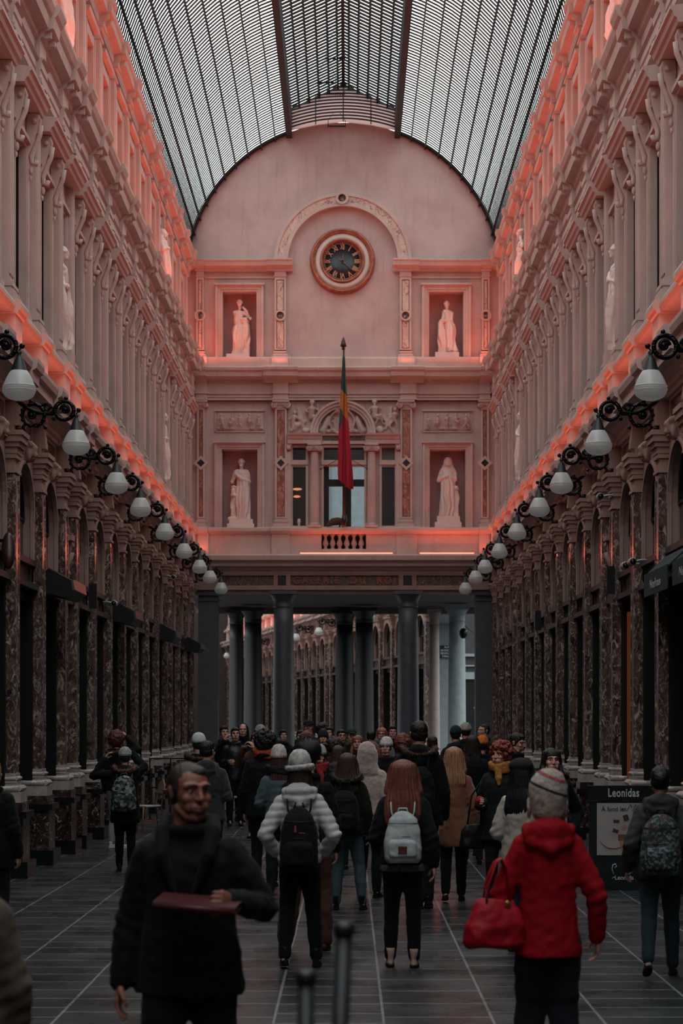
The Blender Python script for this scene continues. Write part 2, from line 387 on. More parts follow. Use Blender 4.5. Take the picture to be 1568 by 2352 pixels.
def bay_parts(half):
    """one wide bay between pilasters; half = half clear width"""
    P={}; h=half
    m=MB(); arch_wall(m,-h,h,4.09,5.55,h-.22,4.62,.26,.1)
    arch_band(m,h-.24,h-.13,4.62,.26,.30); arch_band(m,h-.24,h-.2,4.62,.3,.32)
    for s in (-1,1): m.box(.26,.30,*sorted((s*(h-.24),s*(h-.13))),4.09,4.62)
    m.box(.26,.3,-h,h,5.45,5.55)
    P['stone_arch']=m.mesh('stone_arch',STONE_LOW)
    mk=MB(); mk.ell((.36,0,5.47),(.08,.08,.11),10,8); mk.ell((.42,0,5.49),(.05,.045,.05),8,6); mk.ell((.43,0,5.4),(.04,.03,.04),8,6)
    for s in (-1,1): mk.ell((.38,s*.06,5.53),(.05,.045,.05),8,6); mk.ell((.36,s*.07,5.4),(.04,.04,.09),8,6)
    mk.box(.26,.34,-.07,.07,5.3,5.6)
    P['mask_keystone']=union(mk,.018,1); setmats(P['mask_keystone'],STONE_LOW)
    m=MB(); m.box(.14,.16,-h,h,4.09,5.5); P['arched_window']=m.mesh('arched_window',GLASSD)
    m=MB()
    for yy in (-.28,.28): m.box(.16,.18,yy-.02,yy+.02,4.09,4.6)
    m.box(.16,.182,-h,h,4.6,4.64); arch_band(m,h-.3,h-.2,4.62,.16,.185)
    P['window_frame']=m.mesh('window_frame',FRAME)
    m=MB(); m.box(.0,.22,-h,h,3.74,4.09); m.box(.22,.3,-h,h,4.01,4.09); m.box(.22,.33,-h,h,3.69,3.77); m.box(.22,.25,-h+.08,-h+.14,3.77,4.01); m.box(.22,.25,h-.14,h-.08,3.77,4.01)
    P['transom_beam']=m.mesh('transom_beam',BAND)
    m=MB(); m.box(-.02,.0,-h,h,.0,3.74)
    P['shop_window']=m.mesh('shop_window',GLASSD)
    m=MB(); m.box(.0,.255,-h,-h+.07,.0,3.72); m.box(.0,.255,h-.07,h,.0,3.72); m.box(.0,.12,-h,h,.0,.45); m.box(.0,.14,-h,h,.45,.5); m.box(0,.08,-.03,.03,.5,3.7); m.box(0,.08,-h,h,2.9,2.97); m.box(0,.18,-h,h,3.55,3.7)
    P['shop_window_frame']=m.mesh('shop_window_frame',FRAME)
    m=MB(); m.m=0; m.box(.0,.24,-h,h,5.55,5.97)
    frame(m,-h+.16,h-.16,5.66,5.88,.04,.24,.27,True)
    m.m=1; m.box(.24,.245,-h+.16,h-.16,5.66,5.88)
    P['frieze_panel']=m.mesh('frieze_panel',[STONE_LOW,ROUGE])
    # first floor window
    ow=.44 if h>.6 else .3
    m=MB(); arch_wall(m,-h,h,6.42,10.6,ow,9.55,.1,.16,arch=False)
    m.box(.0,.3,-h,h,6.42,6.5)
    P['upper_wall']=m.mesh('upper_wall',PLASTER)
    m=MB(); m.sweep([(.1,7.0),(.36,7.0),(.4,7.05),(.4,7.1),(.38,7.14),(.1,7.14)],-h,h)
    P['ledge']=m.mesh('ledge',STONE)
    m=MB()
    jw=.24
    for s in (-1,1):
        m.box(.1,.24,*sorted((s*ow,s*(ow+jw))),7.14,9.55)
        m.box(.24,.26,*sorted((s*(ow+.04),s*(ow+.1))),7.2,9.6); m.box(.24,.255,*sorted((s*(ow+.13),s*(ow+.2))),7.2,9.6)
        m.box(.1,.28,*sorted((s*(ow-.01),s*(ow+jw+.02))),7.14,7.34)
    m.box(.1,.24,-ow-jw,ow+jw,9.55,9.72); m.box(.24,.29,-ow-jw,ow+jw,9.6,9.66)
    P['window_surround']=m.mesh('window_surround',STONE)
    m=MB(); hh=ow+jw+.1
    m.sweep([(.1,10.02),(.42,10.02),(.44,10.07),(.47,10.09),(.49,10.15),(.52,10.17),(.52,10.21),(.1,10.26)],-hh,hh); m.box(.1,.22,-hh+.05,hh-.05,9.72,10.02)
    P['window_hood']=m.mesh('window_hood',STONE)
    m=MB()
    # scroll console
    pts=[]
    for k in range(26):
        t=k/25; a=t*2.6*PI; r=.02+.075*t; pts.append((.34+r*math.cos(a)*.9, 0, 9.9+r*math.sin(a)))
    m.tube(pts,.022,6)
    pts=[(.42,0,9.86),(.4,0,9.72),(.34,0,9.58),(.29,0,9.45),(.3,0,9.36),(.35,0,9.34),(.36,0,9.4)]
    m.tube(pts,.035,8); m.box(.24,.378,-.043,.043,9.75,10.015); m.sweep([(.24,10.0),(.4,10.0),(.38,9.8),(.33,9.62),(.26,9.45),(.24,9.4)],-.05,.05)
    for s in (-1,1): m.tube([(.34,s*.03,9.9),(.34,s*.075,9.9)],.035,8)
    m.ell((.29,0,9.26),(.03,.03,.06),8,6); m.ell((.28,0,9.16),(.02,.02,.04),8,6)
    P['console']=m.mesh('console',STONE)
    m=MB(); m.box(-.07,-.055,-ow,ow,7.14,9.55); P['upper_window']=m.mesh('upper_window',GLASSD)
    m=MB(); 
    for yy in (-ow+.03,0,ow-.03): m.box(-.055,-.02,yy-.03,yy+.03,7.14,9.55)
    m.box(-.055,-.02,-ow,ow,8.9,8.97)
    for s in (-1,1): m.box(.1,.142,*sorted((s*(ow-.02),s*(ow+.004))),7.36,9.5)  # dark strips on the jambs stand in for shaded seams
    P['upper_frame_and_seam_shade']=m.mesh('upper_frame_and_seam_shade',FRAME)
    # attic storey
    m=MB(); arch_wall(m,-h,h,11.6,14.1,ow,13.45,.06,.14,arch=False); P['attic_wall']=m.mesh('attic_wall',PLASTER)
    m=MB()
    for s in (-1,1): m.box(.06,.15,*sorted((s*ow,s*(ow+.18))),11.62,13.45); m.box(.15,.17,*sorted((s*(ow+.06),s*(ow+.12))),11.7,13.6)
    m.box(.06,.15,-ow-.18,ow+.18,13.45,13.62); m.sweep([(.06,13.7),(.22,13.72),(.24,13.78),(.06,13.8)],-ow-.2,ow+.2)
    m.box(.06,.2,-h,h,11.6,11.7)
    P['attic_window_surround']=m.mesh('attic_window_surround',STONE)
    m=MB(); m.box(-.09,-.08,-ow,ow,11.65,13.45); P['attic_window']=m.mesh('attic_window',GLASSD)
    return P
BP = bay_parts(HB/2-.15)
BN = bay_parts(HN/2-.15)
# the narrow bay has a stone niche instead of shop glazing
m=MB(); m.box(0,.1,-.45,.45,0,3.69); m.box(.1,.2,-.3,.3,3.3,3.42); m.box(.1,.16,-.28,.28,.9,3.3); m.box(.1,.2,-.32,.32,2.95,3.0)
NARROW_DOOR=m.mesh('stone_panel',GREYST)
m=MB()
pts=[(.3+.10*math.cos(a)*(1-a/16), 0, 4.52+.11*math.sin(a)*(1-a/16)) for a in [k*.45 for k in range(26)]]; m.tube(pts,.025,6)
m.tube([(.38,0,4.45),(.34,0,4.3),(.28,0,4.2),(.3,0,4.12),(.35,0,4.15)],.035,8); m.box(.2,.4,-.16,.16,4.62,4.7); m.sweep([(.2,4.62),(.36,4.62),(.3,4.3),(.22,4.12),(.2,4.12)],-.07,.07)
SCROLLB=m.mesh('scroll_console',STONE_LOW)

def cornice_profile(kind):
    if kind==1: return [(0,5.93),(.3,5.93),(.3,5.98),(.34,6.0),(.34,6.06),(.4,6.1),(.44,6.13),(.55,6.15),(.55,6.27),(.6,6.3),(.62,6.37),(.62,6.42),(0,6.44)]
    if kind==2: return [(0,10.58),(.32,10.58),(.32,10.68),(.34,10.7),(.34,10.8),(.38,10.83),(.32,10.85),(.32,11.1),(.36,11.13),(.38,11.2),(.5,11.24),(.52,11.38),(.56,11.42),(.6,11.5),(.6,11.55),(0,11.6)]
    if kind==3: return [(0,14.0),(.2,14.0),(.22,14.06),(.22,14.14),(.26,14.17),(.36,14.2),(.37,14.32),(.4,14.35),(.42,14.42),(0,14.44)]
def cornice(kind, y0, y1, stations, off, hw, shift=0):
    m=MB(); pr=cornice_profile(kind); pr=[(x-shift if x>0 else x,z) for x,z in pr]
    m.sweep(pr,y0,y1)
    for s in stations:
        m.sweep([((x+off) if x>0 else 0,z+(0.002 if z>pr[0][1]+.001 else -.002)) for x,z in pr], s-hw, s+hw)
    # mutule blocks under the shelf
    zz={1:(6.06,6.13,.3,.5),2:(11.13,11.23,.3,.5),3:(14.08,14.19,.2,.35)}[kind]
    yy=y0+.1
    if kind>1:
        for s_ in stations:
            for d_ in (-.2,.13): m.box(0,zz[3]-shift+.03,s_+d_,s_+d_+.07,zz[0],zz[1])
    return m

LED1 = emis('led_strip_glow','FF5A3C',9)
def make_wall(name, xw, rot, mirror, label):
    root=empty(name,(xw,0,0),rot); tag(root,label,'wall',kind='structure')
    sg=-1 if mirror else 1
    def Y(u): return sg*u
    def add(n,me,u,par=root): return link(n,me,par,(0,Y(u),0))
    ya,yb=sorted((Y(PIL[0]-.3),Y(YB)))
    # core mass behind
    m=MB(); m.box(-.5,-.09,ya,yb,0,15.6); m.box(-.2,0,ya,yb,14.42,15.3)
    put('wall_mass',m,PLASTER,root)
    st=[Y(u) for u in PIL]
    put('lower_cornice',cornice(1,ya,yb,st,.06,.27),STONE,root)
    put('middle_cornice',cornice(2,ya,yb,st,.07,.27,.02),STONE,root)
    put('top_cornice',cornice(3,ya,yb,st,.07,.22,.02),STONE,root)
    for u in PIL:
        p=add('marble_pilaster',PP['marble_pilaster'],u)
        for n in ('capital','column_base','pedestal'): link(n,PP[n],p)
        p=add('fluted_pilaster',PP['fluted_pilaster'],u); link('carved_capital',PP['carved_capital'],p)
        add('upper_pedestal',PP['upper_pedestal'],u)
        add('attic_pilaster',PP['attic_pilaster'],u)
    for i,(a,b_) in enumerate(BAYS):
        c=(a+b_)/2; nar=(b_-a)<1.5; Q=BN if nar else BP
        if nar:
            add('stone_panel',NARROW_DOOR,c); add('scroll_console',SCROLLB,c)
            s=add('stone_arch',Q['stone_arch'],c)
            w_=add('arched_window',Q['arched_window'],c); w_.data=w_.data.copy(); setmats(w_.data,PLASTER); w_.name='niche_back'
        else:
            s=add('stone_arch',Q['stone_arch'],c); link('mask_keystone',Q['mask_keystone'],s)
            w_=add('arched_window',Q['arched_window'],c); link('window_frame',Q['window_frame'],w_)
            w_=add('shop_window',Q['shop_window'],c); link('shop_window_frame',Q['shop_window_frame'],w_)
        add('transom_beam',Q['transom_beam'],c); add('frieze_panel',Q['frieze_panel'],c)
        add('upper_wall',Q['upper_wall'],c); add('ledge',Q['ledge'],c)
        s=add('window_surround',Q['window_surround'],c)
        if not nar:
            hd=link('window_hood',Q['window_hood'],s)
            for sy in (-1,1): link('console',Q['console'],s,(0,sy*.56,0))
            w_=add('upper_window',Q['upper_window'],c); link('upper_frame_and_seam_shade',Q['upper_frame_and_seam_shade'],w_)
        else:
            link('window_hood',Q['window_hood'],s)
        add('attic_wall',Q['attic_wall'],c); add('attic_window_surround',Q['attic_window_surround'],c); add('attic_window',Q['attic_window'],c)
    return root
WALLX=4.37
wl=make_wall('wall_left',-WALLX,0,False,'left side wall of the gallery with marble pilasters, arched shop windows and pink upper storeys')
wr=make_wall('wall_right',WALLX,PI,True,'right side wall of the gallery with marble pilasters, arched shop windows and pink upper storeys')
# unseen plain stretch around and behind the camera, added to block light
for nm,s in (('wall_left',-1),('wall_right',1)):
    m=MB(); x0,x1=sorted((s*4.25,s*4.9)); m.m=0; m.box(x0,x1,-12,PIL[0]-.3,5.97,15.6); m.m=1; m.box(x0,x1,-12,PIL[0]-.3,0,5.97)
    for z,e in ((6.2,.25),(11.4,.25),(14.3,.2)):
        m.m=0; a_,b_=sorted((s*4.25,s*(4.25-e))); m.box(a_,b_,-12,PIL[0]-.3,z-.2,z+.2)
    o=put(nm,m,[PLASTER,FRAME]); tag(o,'unseen light-blocking stretch of the '+('left' if s<0 else 'right')+' gallery wall','wall',kind='structure')
m=MB(); m.box(-4.9,4.9,-12.5,-12,0,18.6)
o=put('wall_rear',m,PLASTER); tag(o,'end wall of the gallery behind the viewer','wall',kind='structure')

# red LED strips laid on the cornices (the place's own lamps)
def area(name, loc, sx, sy, rot, power, col=(1,.16,.07), spread=PI):
    l=bpy.data.lights.new(name,'AREA'); l.shape='RECTANGLE'; l.size=sx; l.size_y=sy; l.energy=power; l.color=col; l.spread=spread
    o=bpy.data.objects.new(name,l); COL.objects.link(o); o.location=loc; o.rotation_euler=rot; tag(o,kind='structure'); return o
LL=YB-8
for s in (-1,1):
    # low strips on the lower cornice and on the middle cornice, both washing upward
    area('led_strip_light',(s*(WALLX-.5),8+LL/2,6.47),.05,LL,(PI,s*-.35,0),150,(1,.14,.06))
    area('led_strip_light',(s*(WALLX-.5),8+LL/2,11.64),.05,LL,(PI,s*-.35,0),420,(1,.13,.06))
# ------------------------------------------------------------------ end facade (local: x out of wall, y = along facade, z up)
wb=empty('wall_back',(0,YB,0),-PI/2); tag(wb,'pink end facade with clock, niches, windows and marble inscription frieze','wall',kind='structure')
def U(px): return (px-788.0)/84.0
def V(py): return 2+(1645.0-py)/84.0
def fb_(m,x0,x1,y0,y1,p0,p1): m.box(p0,p1,U(x0),U(x1),V(y1),V(y0)); return m
# wall mass with holes: build from rectangles around niches and windows
holes=[(511,590,670,823),(985,1063,670,823),(510,592,1033,1213),(985,1068,1033,1213),
       (672,702,1028,1208),(743,836,1028,1210),(876,906,1028,1208),(738,840,1228,1262)]
xs=sorted(set([430,1146]+[h[0] for h in holes]+[h[1] for h in holes])); ys=sorted(set([600,1352]+[h[2] for h in holes]+[h[3] for h in holes]))
m=MB()
for i in range(len(xs)-1):
    j=0
    while j<len(ys)-1:
        def solid(j): 
            cx_,cy_=(xs[i]+xs[i+1])/2,(ys[j]+ys[j+1])/2
            return not any(h[0]<cx_<h[1] and h[2]<cy_<h[3] for h in holes)
        if not solid(j): j+=1; continue
        k=j
        while k<len(ys)-1 and solid(k): k+=1
        fb_(m,xs[i],xs[i+1],ys[j],ys[k],-.5,0); j=k
# lunette under the vault
ZC,RV=13.89,4.3
poly=[(-4.26,V(600))]+[((RV+.04)*math.sin(a),ZC+(RV+.04)*math.cos(a)) for a in [math.radians(-80+160*k/40) for k in range(41)]]+[(4.26,V(600))]
m.prism(poly,-.5,0)
put('facade_wall',m,PLASTER,wb)
m=MB()   # recess backs of niches
for h in holes[:4]: fb_(m,h[0]-2,h[1]+2,h[2]-2,h[3]+2,-.62,-.5)
put('niche_back',m,M_('niche_plaster','B58E8C',.8,0,.08,2),wb)
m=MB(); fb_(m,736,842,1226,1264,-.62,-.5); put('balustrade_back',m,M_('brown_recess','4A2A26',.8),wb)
# moulded cornices with breaks
def fcorn(name,prof,x0,x1,breaks,off,mat=STONE):
    m=MB(); m.sweep(prof,U(x0),U(x1))
    for a,b_ in breaks: m.sweep([((x+off) if x>0 else 0,z+(.002 if z>prof[0][1]+.001 else -.002)) for x,z in prof],U(a),U(b_))
    return put(name,m,mat,wb)
def pz(*a): return [(p,V(y)) for p,y in a]
top=pz((0,625),(.08,625),(.1,621),(.16,618),(.28,615),(.3,607),(.34,604),(.34,601),(0,600))
fcorn('upper_string_course',top,448,612,[(612,672),(450,470)],.08)
fcorn('upper_string_course',top,962,1128,[(902,962),(1105,1126)],.08)
for a,b_ in ((470,630),(945,1105)):
    m=MB(); fb_(m,a,b_,636,640,0,.04); put('moulding_strip',m,STONE,wb)
fcorn('attic_plinth',pz((0,848),(.18,848),(.18,826),(.16,822),(0,822)),448,1128,[(624,662),(912,952),(450,476),(1100,1124)],.07)
fcorn('middle_cornice',pz((0,882),(.12,882),(.14,877),(.3,873),(.42,870),(.44,861),(.5,857),(.52,851),(.5,849),(0,848)),445,1130,[(606,684),(896,972),(445,475),(1100,1130)],.1)
m=MB()
for k in range(int((1125-450)/4)): fb_(m,451+4*k,453.2+4*k,876,880,.12,.2)
put('dentil_course',m,STONE,wb)
m=MB(); fb_(m,448,1128,882,921,0,.1)
for y0,y1,p in ((904,907,.14),(912,914,.13),(918,921,.15)): fb_(m,448,1128,y0,y1,0,p)
for a,b_ in ((627,662),(918,955),(450,476),(1100,1124)):
    fb_(m,a,b_,882,921,0,.2); fb_(m,a-2,b_+2,903,907,0,.24); fb_(m,a-2,b_+2,917,921,0,.24)
put('entablature',m,STONE,wb)
fcorn('sill_course',pz((0,1228),(.2,1228),(.24,1224),(.28,1222),(.28,1215),(.26,1213),(0,1213)),448,1130,[(622,668),(908,958),(448,478),(1100,1130)],.08)
m=MB(); fb_(m,448,738,1228,1276,0,.16); fb_(m,840,1130,1228,1276,0,.16); fb_(m,738,840,1262,1276,0,.16)
for a,b_ in ((624,666),(910,956),(455,480),(1098,1122)): fb_(m,a,b_,1226,1276,.16,.25)
for a,b_ in ((486,622),(668,736),(842,908),(958,1096)): fb_(m,a,b_,1268,1276,.16,.19)
put('balcony_parapet',m,STONE,wb)
for k,x in enumerate((747,763.2,779.5,796,812.5,829)):
    m=MB(); zb,zt=V(1262),V(1228); h=zt-zb
    m.lathe([(0,0),(.075,0),(.075,.04*h),(.04,.1*h),(.05,.2*h),(.085,.36*h),(.07,.5*h),(.035,.72*h),(.045,.8*h),(.04,.88*h),(.075,.94*h),(.075,h),(0,h)],(.0,U(x),zb),12)
    put('baluster',m,STONE,wb)
fcorn('lower_cornice',pz((0,1320),(.2,1320),(.22,1314),(.3,1310),(.34,1306),(.46,1303),(.48,1297),(.52,1294),(.6,1290),(.62,1280),(.6,1277),(0,1276)),440,1135,[],0)
m=MB(); fb_(m,440,1135,1318,1356,0,.1)
for a,b_,c,d in ((440,1135,1318,1323),(440,1135,1346,1356)): fb_(m,a,b_,c,d,.1,.22)
for a,b_ in ((440,508),(629,638),(657,667),(915,925),(945,955),(1064,1135)): fb_(m,a,b_,1323,1346,.1,.22)
put('frieze_frame',m,STONE_LOW,wb)
for a,b_ in ((508,629),(955,1064)):
    m=MB(); fb_(m,a,b_,1323,1346,.1,.13); put('marble_frieze_panel',m,FRIEZE,wb)
for a,b_ in ((638,657),(925,945)):
    m=MB(); fb_(m,a,b_,1323,1346,.1,.13); put('black_marble_square',m,BLACKST,wb)
m=MB(); fb_(m,667,915,1323,1346,.1,.13); insc=put('inscription_panel',m,FRIEZE,wb)
# inscription letters, slab serif, built as strokes on a 5x7 grid
def text_mesh(s, size, depth, bold=.012, font_scale=1.0, align='CENTER', space=1.0, shear=0):
    c=bpy.data.curves.new('t','FONT'); c.body=s; c.size=size; c.extrude=depth; c.offset=bold; c.align_x=align; c.align_y='CENTER'; c.space_character=space; c.shear=shear
    o=bpy.data.objects.new('t',c); COL.objects.link(o); bpy.context.evaluated_depsgraph_get().update()
    me=bpy.data.meshes.new_from_object(o.evaluated_get(bpy.context.evaluated_depsgraph_get())); bpy.data.objects.remove(o); return me
TERR=M_('terracotta_letters','9A5240',.5)
me=text_mesh('GALERIE  DU  ROI',.26,.02,.009,space=1.42)
w_=max(v.co.x for v in me.vertices)-min(v.co.x for v in me.vertices); k=(908-674)/84/w_
for v in me.vertices: v.co.x*=k; v.co.y*=1.02
setmats(me,TERR)
o=link('inscription_letters',me,insc); o.location=(.15,U(791),V(1334.5)); o.rotation_euler=(PI/2,0,PI/2)
m=MB()   # serifs: small slabs above and below the stems give the slab-serif look
# pilasters with marble inserts
def insert_pil(cx,w,y0,y1,mid,kind,mat,cap=None):
    hw=w/2
    m=MB(); fb_(m,cx-hw,cx+hw,y0,y1,0,.12)
    iw=hw-4.5
    # raised rim
    fb_(m,cx-hw,cx-iw,y0,y1,.12,.15); fb_(m,cx+iw,cx+hw,y0,y1,.12,.15)
    fb_(m,cx-iw,cx+iw,y0,y0+5,.12,.15); fb_(m,cx-iw,cx+iw,y1-5,y1,.12,.15)
    p=put('panelled_pilaster',m,STONE,wb)
    g=mid
    m=MB()
    fb_(m,cx-iw,cx+iw,y0+5,g-12,.12,.13); fb_(m,cx-iw,cx+iw,g+12,y1-5,.12,.13)
    m.m=1; t=1.2
    for a,b_ in ((y0+5,g-12),(g+12,y1-5)):
        fb_(m,cx-iw,cx-iw+t,a,b_,.13,.135); fb_(m,cx+iw-t,cx+iw,a,b_,.13,.135); fb_(m,cx-iw,cx+iw,a,a+t,.13,.135); fb_(m,cx-iw,cx+iw,b_-t,b_,.13,.135)
    put('marble_inlay',m,[mat,DARKST],p)
    m=MB()
    if kind=='round':
        arch_band(m,8.5/84,13/84,V(g),.1,.18,24,0,2*PI,U(cx)); q=put('roundel_rim',m,STONE,p)
        m=MB(); m.lathe([(0,.12),(9/84,.12),(9/84,.14),(0,.14)],(0,U(cx),V(g)),20,'x'); put('roundel_inlay',m,ROUGE,p)
    else:
        def dia(r,p0,p1,mm): mm.prism([(U(cx)-r,V(g)),(U(cx),V(g)-r),(U(cx)+r,V(g)),(U(cx),V(g)+r)],p0,p1)
        dia(17/84,.1,.17,m); put('diamond_rim',m,STONE,p)
        m=MB(); dia(9/84,.17,.175,m); put('diamond_inlay',m,BLACKST,p)
    return p
def pbase(cx,w,y0,y1,off=0):
    m=MB(); hw=w/2; h=(y1-y0)
    for a,b_,o in ((0,.25,0),(.25,.4,2.5),(.4,.62,1.5),(.62,.8,4),(.8,1,4.5)): fb_(m,cx-hw-o,cx+hw+o,y0+a*h,y0+b_*h,0,.15+o/84+off)
    return m
for cx,w in ((643.5,26),(930.5,26),(460,18),(1114,18)):
    p=insert_pil(cx,w,640 if w>20 else 640,808,727,'round',PALEM)
    put('pilaster_base',pbase(cx,w,806,822),STONE,p)
    m=MB(); hw=w/2
    for y0,y1,o in ((626,640,0),(636,638,2),(622,626,3)): fb_(m,cx-hw-o,cx+hw+o,y0,y1,0,.15+o/84)
    put('pilaster_cap',m,STONE,p)
def ionic(m,cx,w,y0,p):
    hw=w/2; z=V(y0+12)
    fb_(m,cx-hw-6,cx+hw+6,y0,y0+4,0,p+.1); fb_(m,cx-hw-4,cx+hw+4,y0+4,y0+9,0,p+.06)
    fb_(m,cx-hw,cx+hw,y0+9,y0+17,0,p+.02)
    for k in range(5): m.ell((p+.04,U(cx-hw+ (k+.5)*w/5),V(y0+11)),(.03,.022,.03),8,5)
    for s in (-1,1):
        c=(U(cx+s*(hw+2)),V(y0+11)); r0=7.5/84*min(1,w/26+.1)
        pts=[(p+.07,c[0]+s*-1*r0*(1-t/22)*math.cos(t*.62+PI/2)*-1,c[1]+r0*(1-t/22)*math.sin(t*.62+PI/2)) for t in range(21)]
        m.tube(pts,.014,6); m.lathe([(0,0),(r0*.98,0),(r0*.98,p+.06),(0,p+.06)],(0,c[0],c[1]),16,'x'); m.ell((p+.08,c[0],c[1]),.022,8,6)
for cx,w in ((645,27),(932,27),(462,18),(1112,18)):
    p=insert_pil(cx,w,938,1193,1065,'diamond',BRECHE)
    put('pilaster_base',pbase(cx,w,1192,1213),STONE,p)
    m=MB(); ionic(m,cx,w,922,.15); put('ionic_capital',m,STONE,p)
# big arch with marble voussoirs around the clock
m=MB(); zc=V(603); arch_band(m,128/84,135/84,zc,0,.16,48,0,PI,U(787)); arch_band(m,150/84,157/84,zc,0,.16,48,0,PI,U(787)); arch_band(m,126/84,129/84,zc,0,.2,48,0,PI,U(787))
for s in (-1,1):
    a,b_=sorted((787+s*128,787+s*157)); fb_(m,a,b_,590,603,0,.17)
arch=put('clock_arch',m,STONE,wb)
m=MB(); arch_band(m,135/84,150/84,zc,0,.13,48,0.03,PI-.03,U(787)); put('marble_inlay',m,PALEM,arch)
m=MB(); arch_band(m,9/84,14.5/84,V(459),.1,.22,24,0,2*PI,U(785)); put('roundel_rim',m,STONE,arch)
m=MB(); m.lathe([(0,.1),(9.5/84,.1),(9.5/84,.17),(0,.17)],(0,U(785),V(459)),20,'x'); put('roundel_inlay',m,ROUGE,arch)
# niche frames
for x0,x1,y0,y1,i0,i1,j0 in ((495,605,655,823,511,590,670),(968,1080,655,823,985,1063,670),(493,607,1017,1213,510,592,1033),(970,1084,1017,1213,985,1068,1033)):
    m=MB()
    def fr(a,b_,c,d,p0,p1,t):
        fb_(m,a,a+t,c+t,y1,p0,p1); fb_(m,b_-t,b_,c+t,y1,p0,p1); fb_(m,a,b_,c,c+t,p0,p1)
    fr(x0,x1,y0,y1,0,.15,5); fr(x0+5,x1-5,y0+5,y1,0,.11,6); fr(x0+10,x1-10,y0+10,y1,0,.08,6)
    fb_(m,x0-2,x1+2,y0-2,y0+2,0,.19)
    put('niche_frame',m,STONE,wb)
# windows of the middle bay
m=MB()
for x0,x1,y0,y1 in ((672,702,1028,1057),(672,702,1070,1208),(876,906,1028,1057),(876,906,1070,1208),(743,836,1028,1057)):
    pass
def wframe(x0,x1,y0,y1,t=5,p=.06):
    fb_(m,x0-t,x0,y0,y1,0,p); fb_(m,x1,x1+t,y0,y1,0,p); fb_(m,x0-t,x1+t,y0-t,y0,0,p); fb_(m,x0-t,x1+t,y1,y1+t-1,0,p)
wframe(672,702,1028,1208); wframe(876,906,1028,1208); wframe(743,836,1028,1210)
for x0,x1 in ((667,707),(871,911),(738,841)): fb_(m,x0,x1,1057,1061,-.15,.05); fb_(m,x0,x1,1061,1068,-.15,.09); fb_(m,x0,x1,1068,1071,-.15,.05)
put('stone_window_frames',m,STONE,wb)
GLS,nt,b=nmat('clear_pane'); mxs=N(nt,'ShaderNodeMixShader'); tr=N(nt,'ShaderNodeBsdfTransparent'); tr.inputs[0].default_value=(.9,.94,.95,1)
fr_=N(nt,'ShaderNodeFresnel'); fr_.inputs[0].default_value=1.3; gl=N(nt,'ShaderNodeBsdfGlossy'); gl.inputs['Roughness'].default_value=.05
L(nt,fr_.outputs[0],mxs.inputs[0]); L(nt,tr.outputs[0],mxs.inputs[1]); L(nt,gl.outputs[0],mxs.inputs[2]); L(nt,mxs.outputs[0],nt.nodes['Material Output'].inputs[0])
for i,(x0,x1,y0,y1,mt) in enumerate(((672,702,1028,1057,GLASSD),(672,702,1071,1208,GLASSD),(876,906,1028,1057,PALEST),(876,906,1071,1208,GLASSD),(743,836,1028,1057,GLASSD))):
    m=MB(); fb_(m,x0,x1,y0,y1,-.2,-.18); put('window_pane',m,mt,wb)
m=MB(); fb_(m,743,836,1071,1210,-.2,-.19); put('window_pane',m,GLS,wb)
m=MB(); fb_(m,743,755,1071,1210,-.19,-.12); fb_(m,786,806,1071,1210,-.19,-.12); fb_(m,743,836,1100,1116,-.19,-.11); 
put('casement_bars',m,FRAME,wb)
# lamps glimpsed behind the left pane, white carved head on its sill
m=MB(); m.ell((-.16,U(682),V(1122)),(.03,.13,.035),12,6); m.ell((-.16,U(681),V(1139)),(.03,.1,.035),12,6); put('lit_lamp',m,emis('warm_bulb','D8835E',1.1),wb)
# fluted ionic columns
for cx in (722,852.5):
    m=MB(); zb,zt=V(1203),V(1040); n=20
    vs=[]; 
    ring=[]
    for z,r in ((zb,.125),(zb+.5,.122),((zb+zt)/2,.118),(zt,.105)):
        for k in range(n*2):
            a=2*PI*k/(n*2); rr=r*(1 if k%2 else .93); ring.append((.12+rr*math.cos(a),U(cx)+rr*math.sin(a),z))
    fs=[(i*2*n+k,i*2*n+(k+1)%(2*n),(i+1)*2*n+(k+1)%(2*n),(i+1)*2*n+k) for i in range(3) for k in range(2*n)]
    m._add(ring,fs,False)
    c=put('fluted_column',m,STONE,wb)
    m=MB(); ionic(m,cx,20,1021,.22); put('ionic_capital',m,STONE,c)
    m=MB(); m.lathe([(0,0),(.17,0),(.18,.03),(.15,.06),(.14,.08),(.15,.1),(.13,.12),(0,.12)],(.12,U(cx),V(1213)),20); fb_(m,cx-15,cx+15,1208,1213,0,.3); put('column_base',m,STONE,c)
for cx in (663,913.5):
    m=MB(); fb_(m,cx-5,cx+5,1038,1213,0,.12); fb_(m,cx-7,cx+7,1021,1026,0,.18); m.ell((.16,U(cx),V(1030)),(.05,.07,.07),10,8); put('half_pilaster',m,STONE,wb)
# entablature over the window columns
def ent(x0,x1,name='window_entablature'):
    m=MB(); m.sweep(pz((0,1021),(.22,1021),(.22,1011),(.25,1010),(.27,1004),(.32,1002),(.34,998),(0,997)),U(x0),U(x1)); put(name,m,STONE,wb)
ent(660,737); ent(841,917)
m=MB(); m.sweep(pz((0,1021),(.12,1021),(.12,1014),(0,1014)),U(737),U(841)); m.sweep(pz((0,1002),(.16,1002),(.18,998),(0,997)),U(737),U(841)); fb_(m,737,740,1000,1016,0,.14); fb_(m,838,841,1000,1016,0,.14); put('window_entablature',m,STONE,wb)
m=MB(); fb_(m,740,838,1002,1014,0,.1); put('marble_strip',m,FRIEZE,wb)
m=MB(); arch_band(m,57/84,63/84,V(997),0,.16,32,0,PI,U(787)); arch_band(m,63/84,70/84,V(997),0,.2,32,0,PI,U(787)); arch_band(m,70/84,75/84,V(997),0,.24,32,0,PI,U(787))
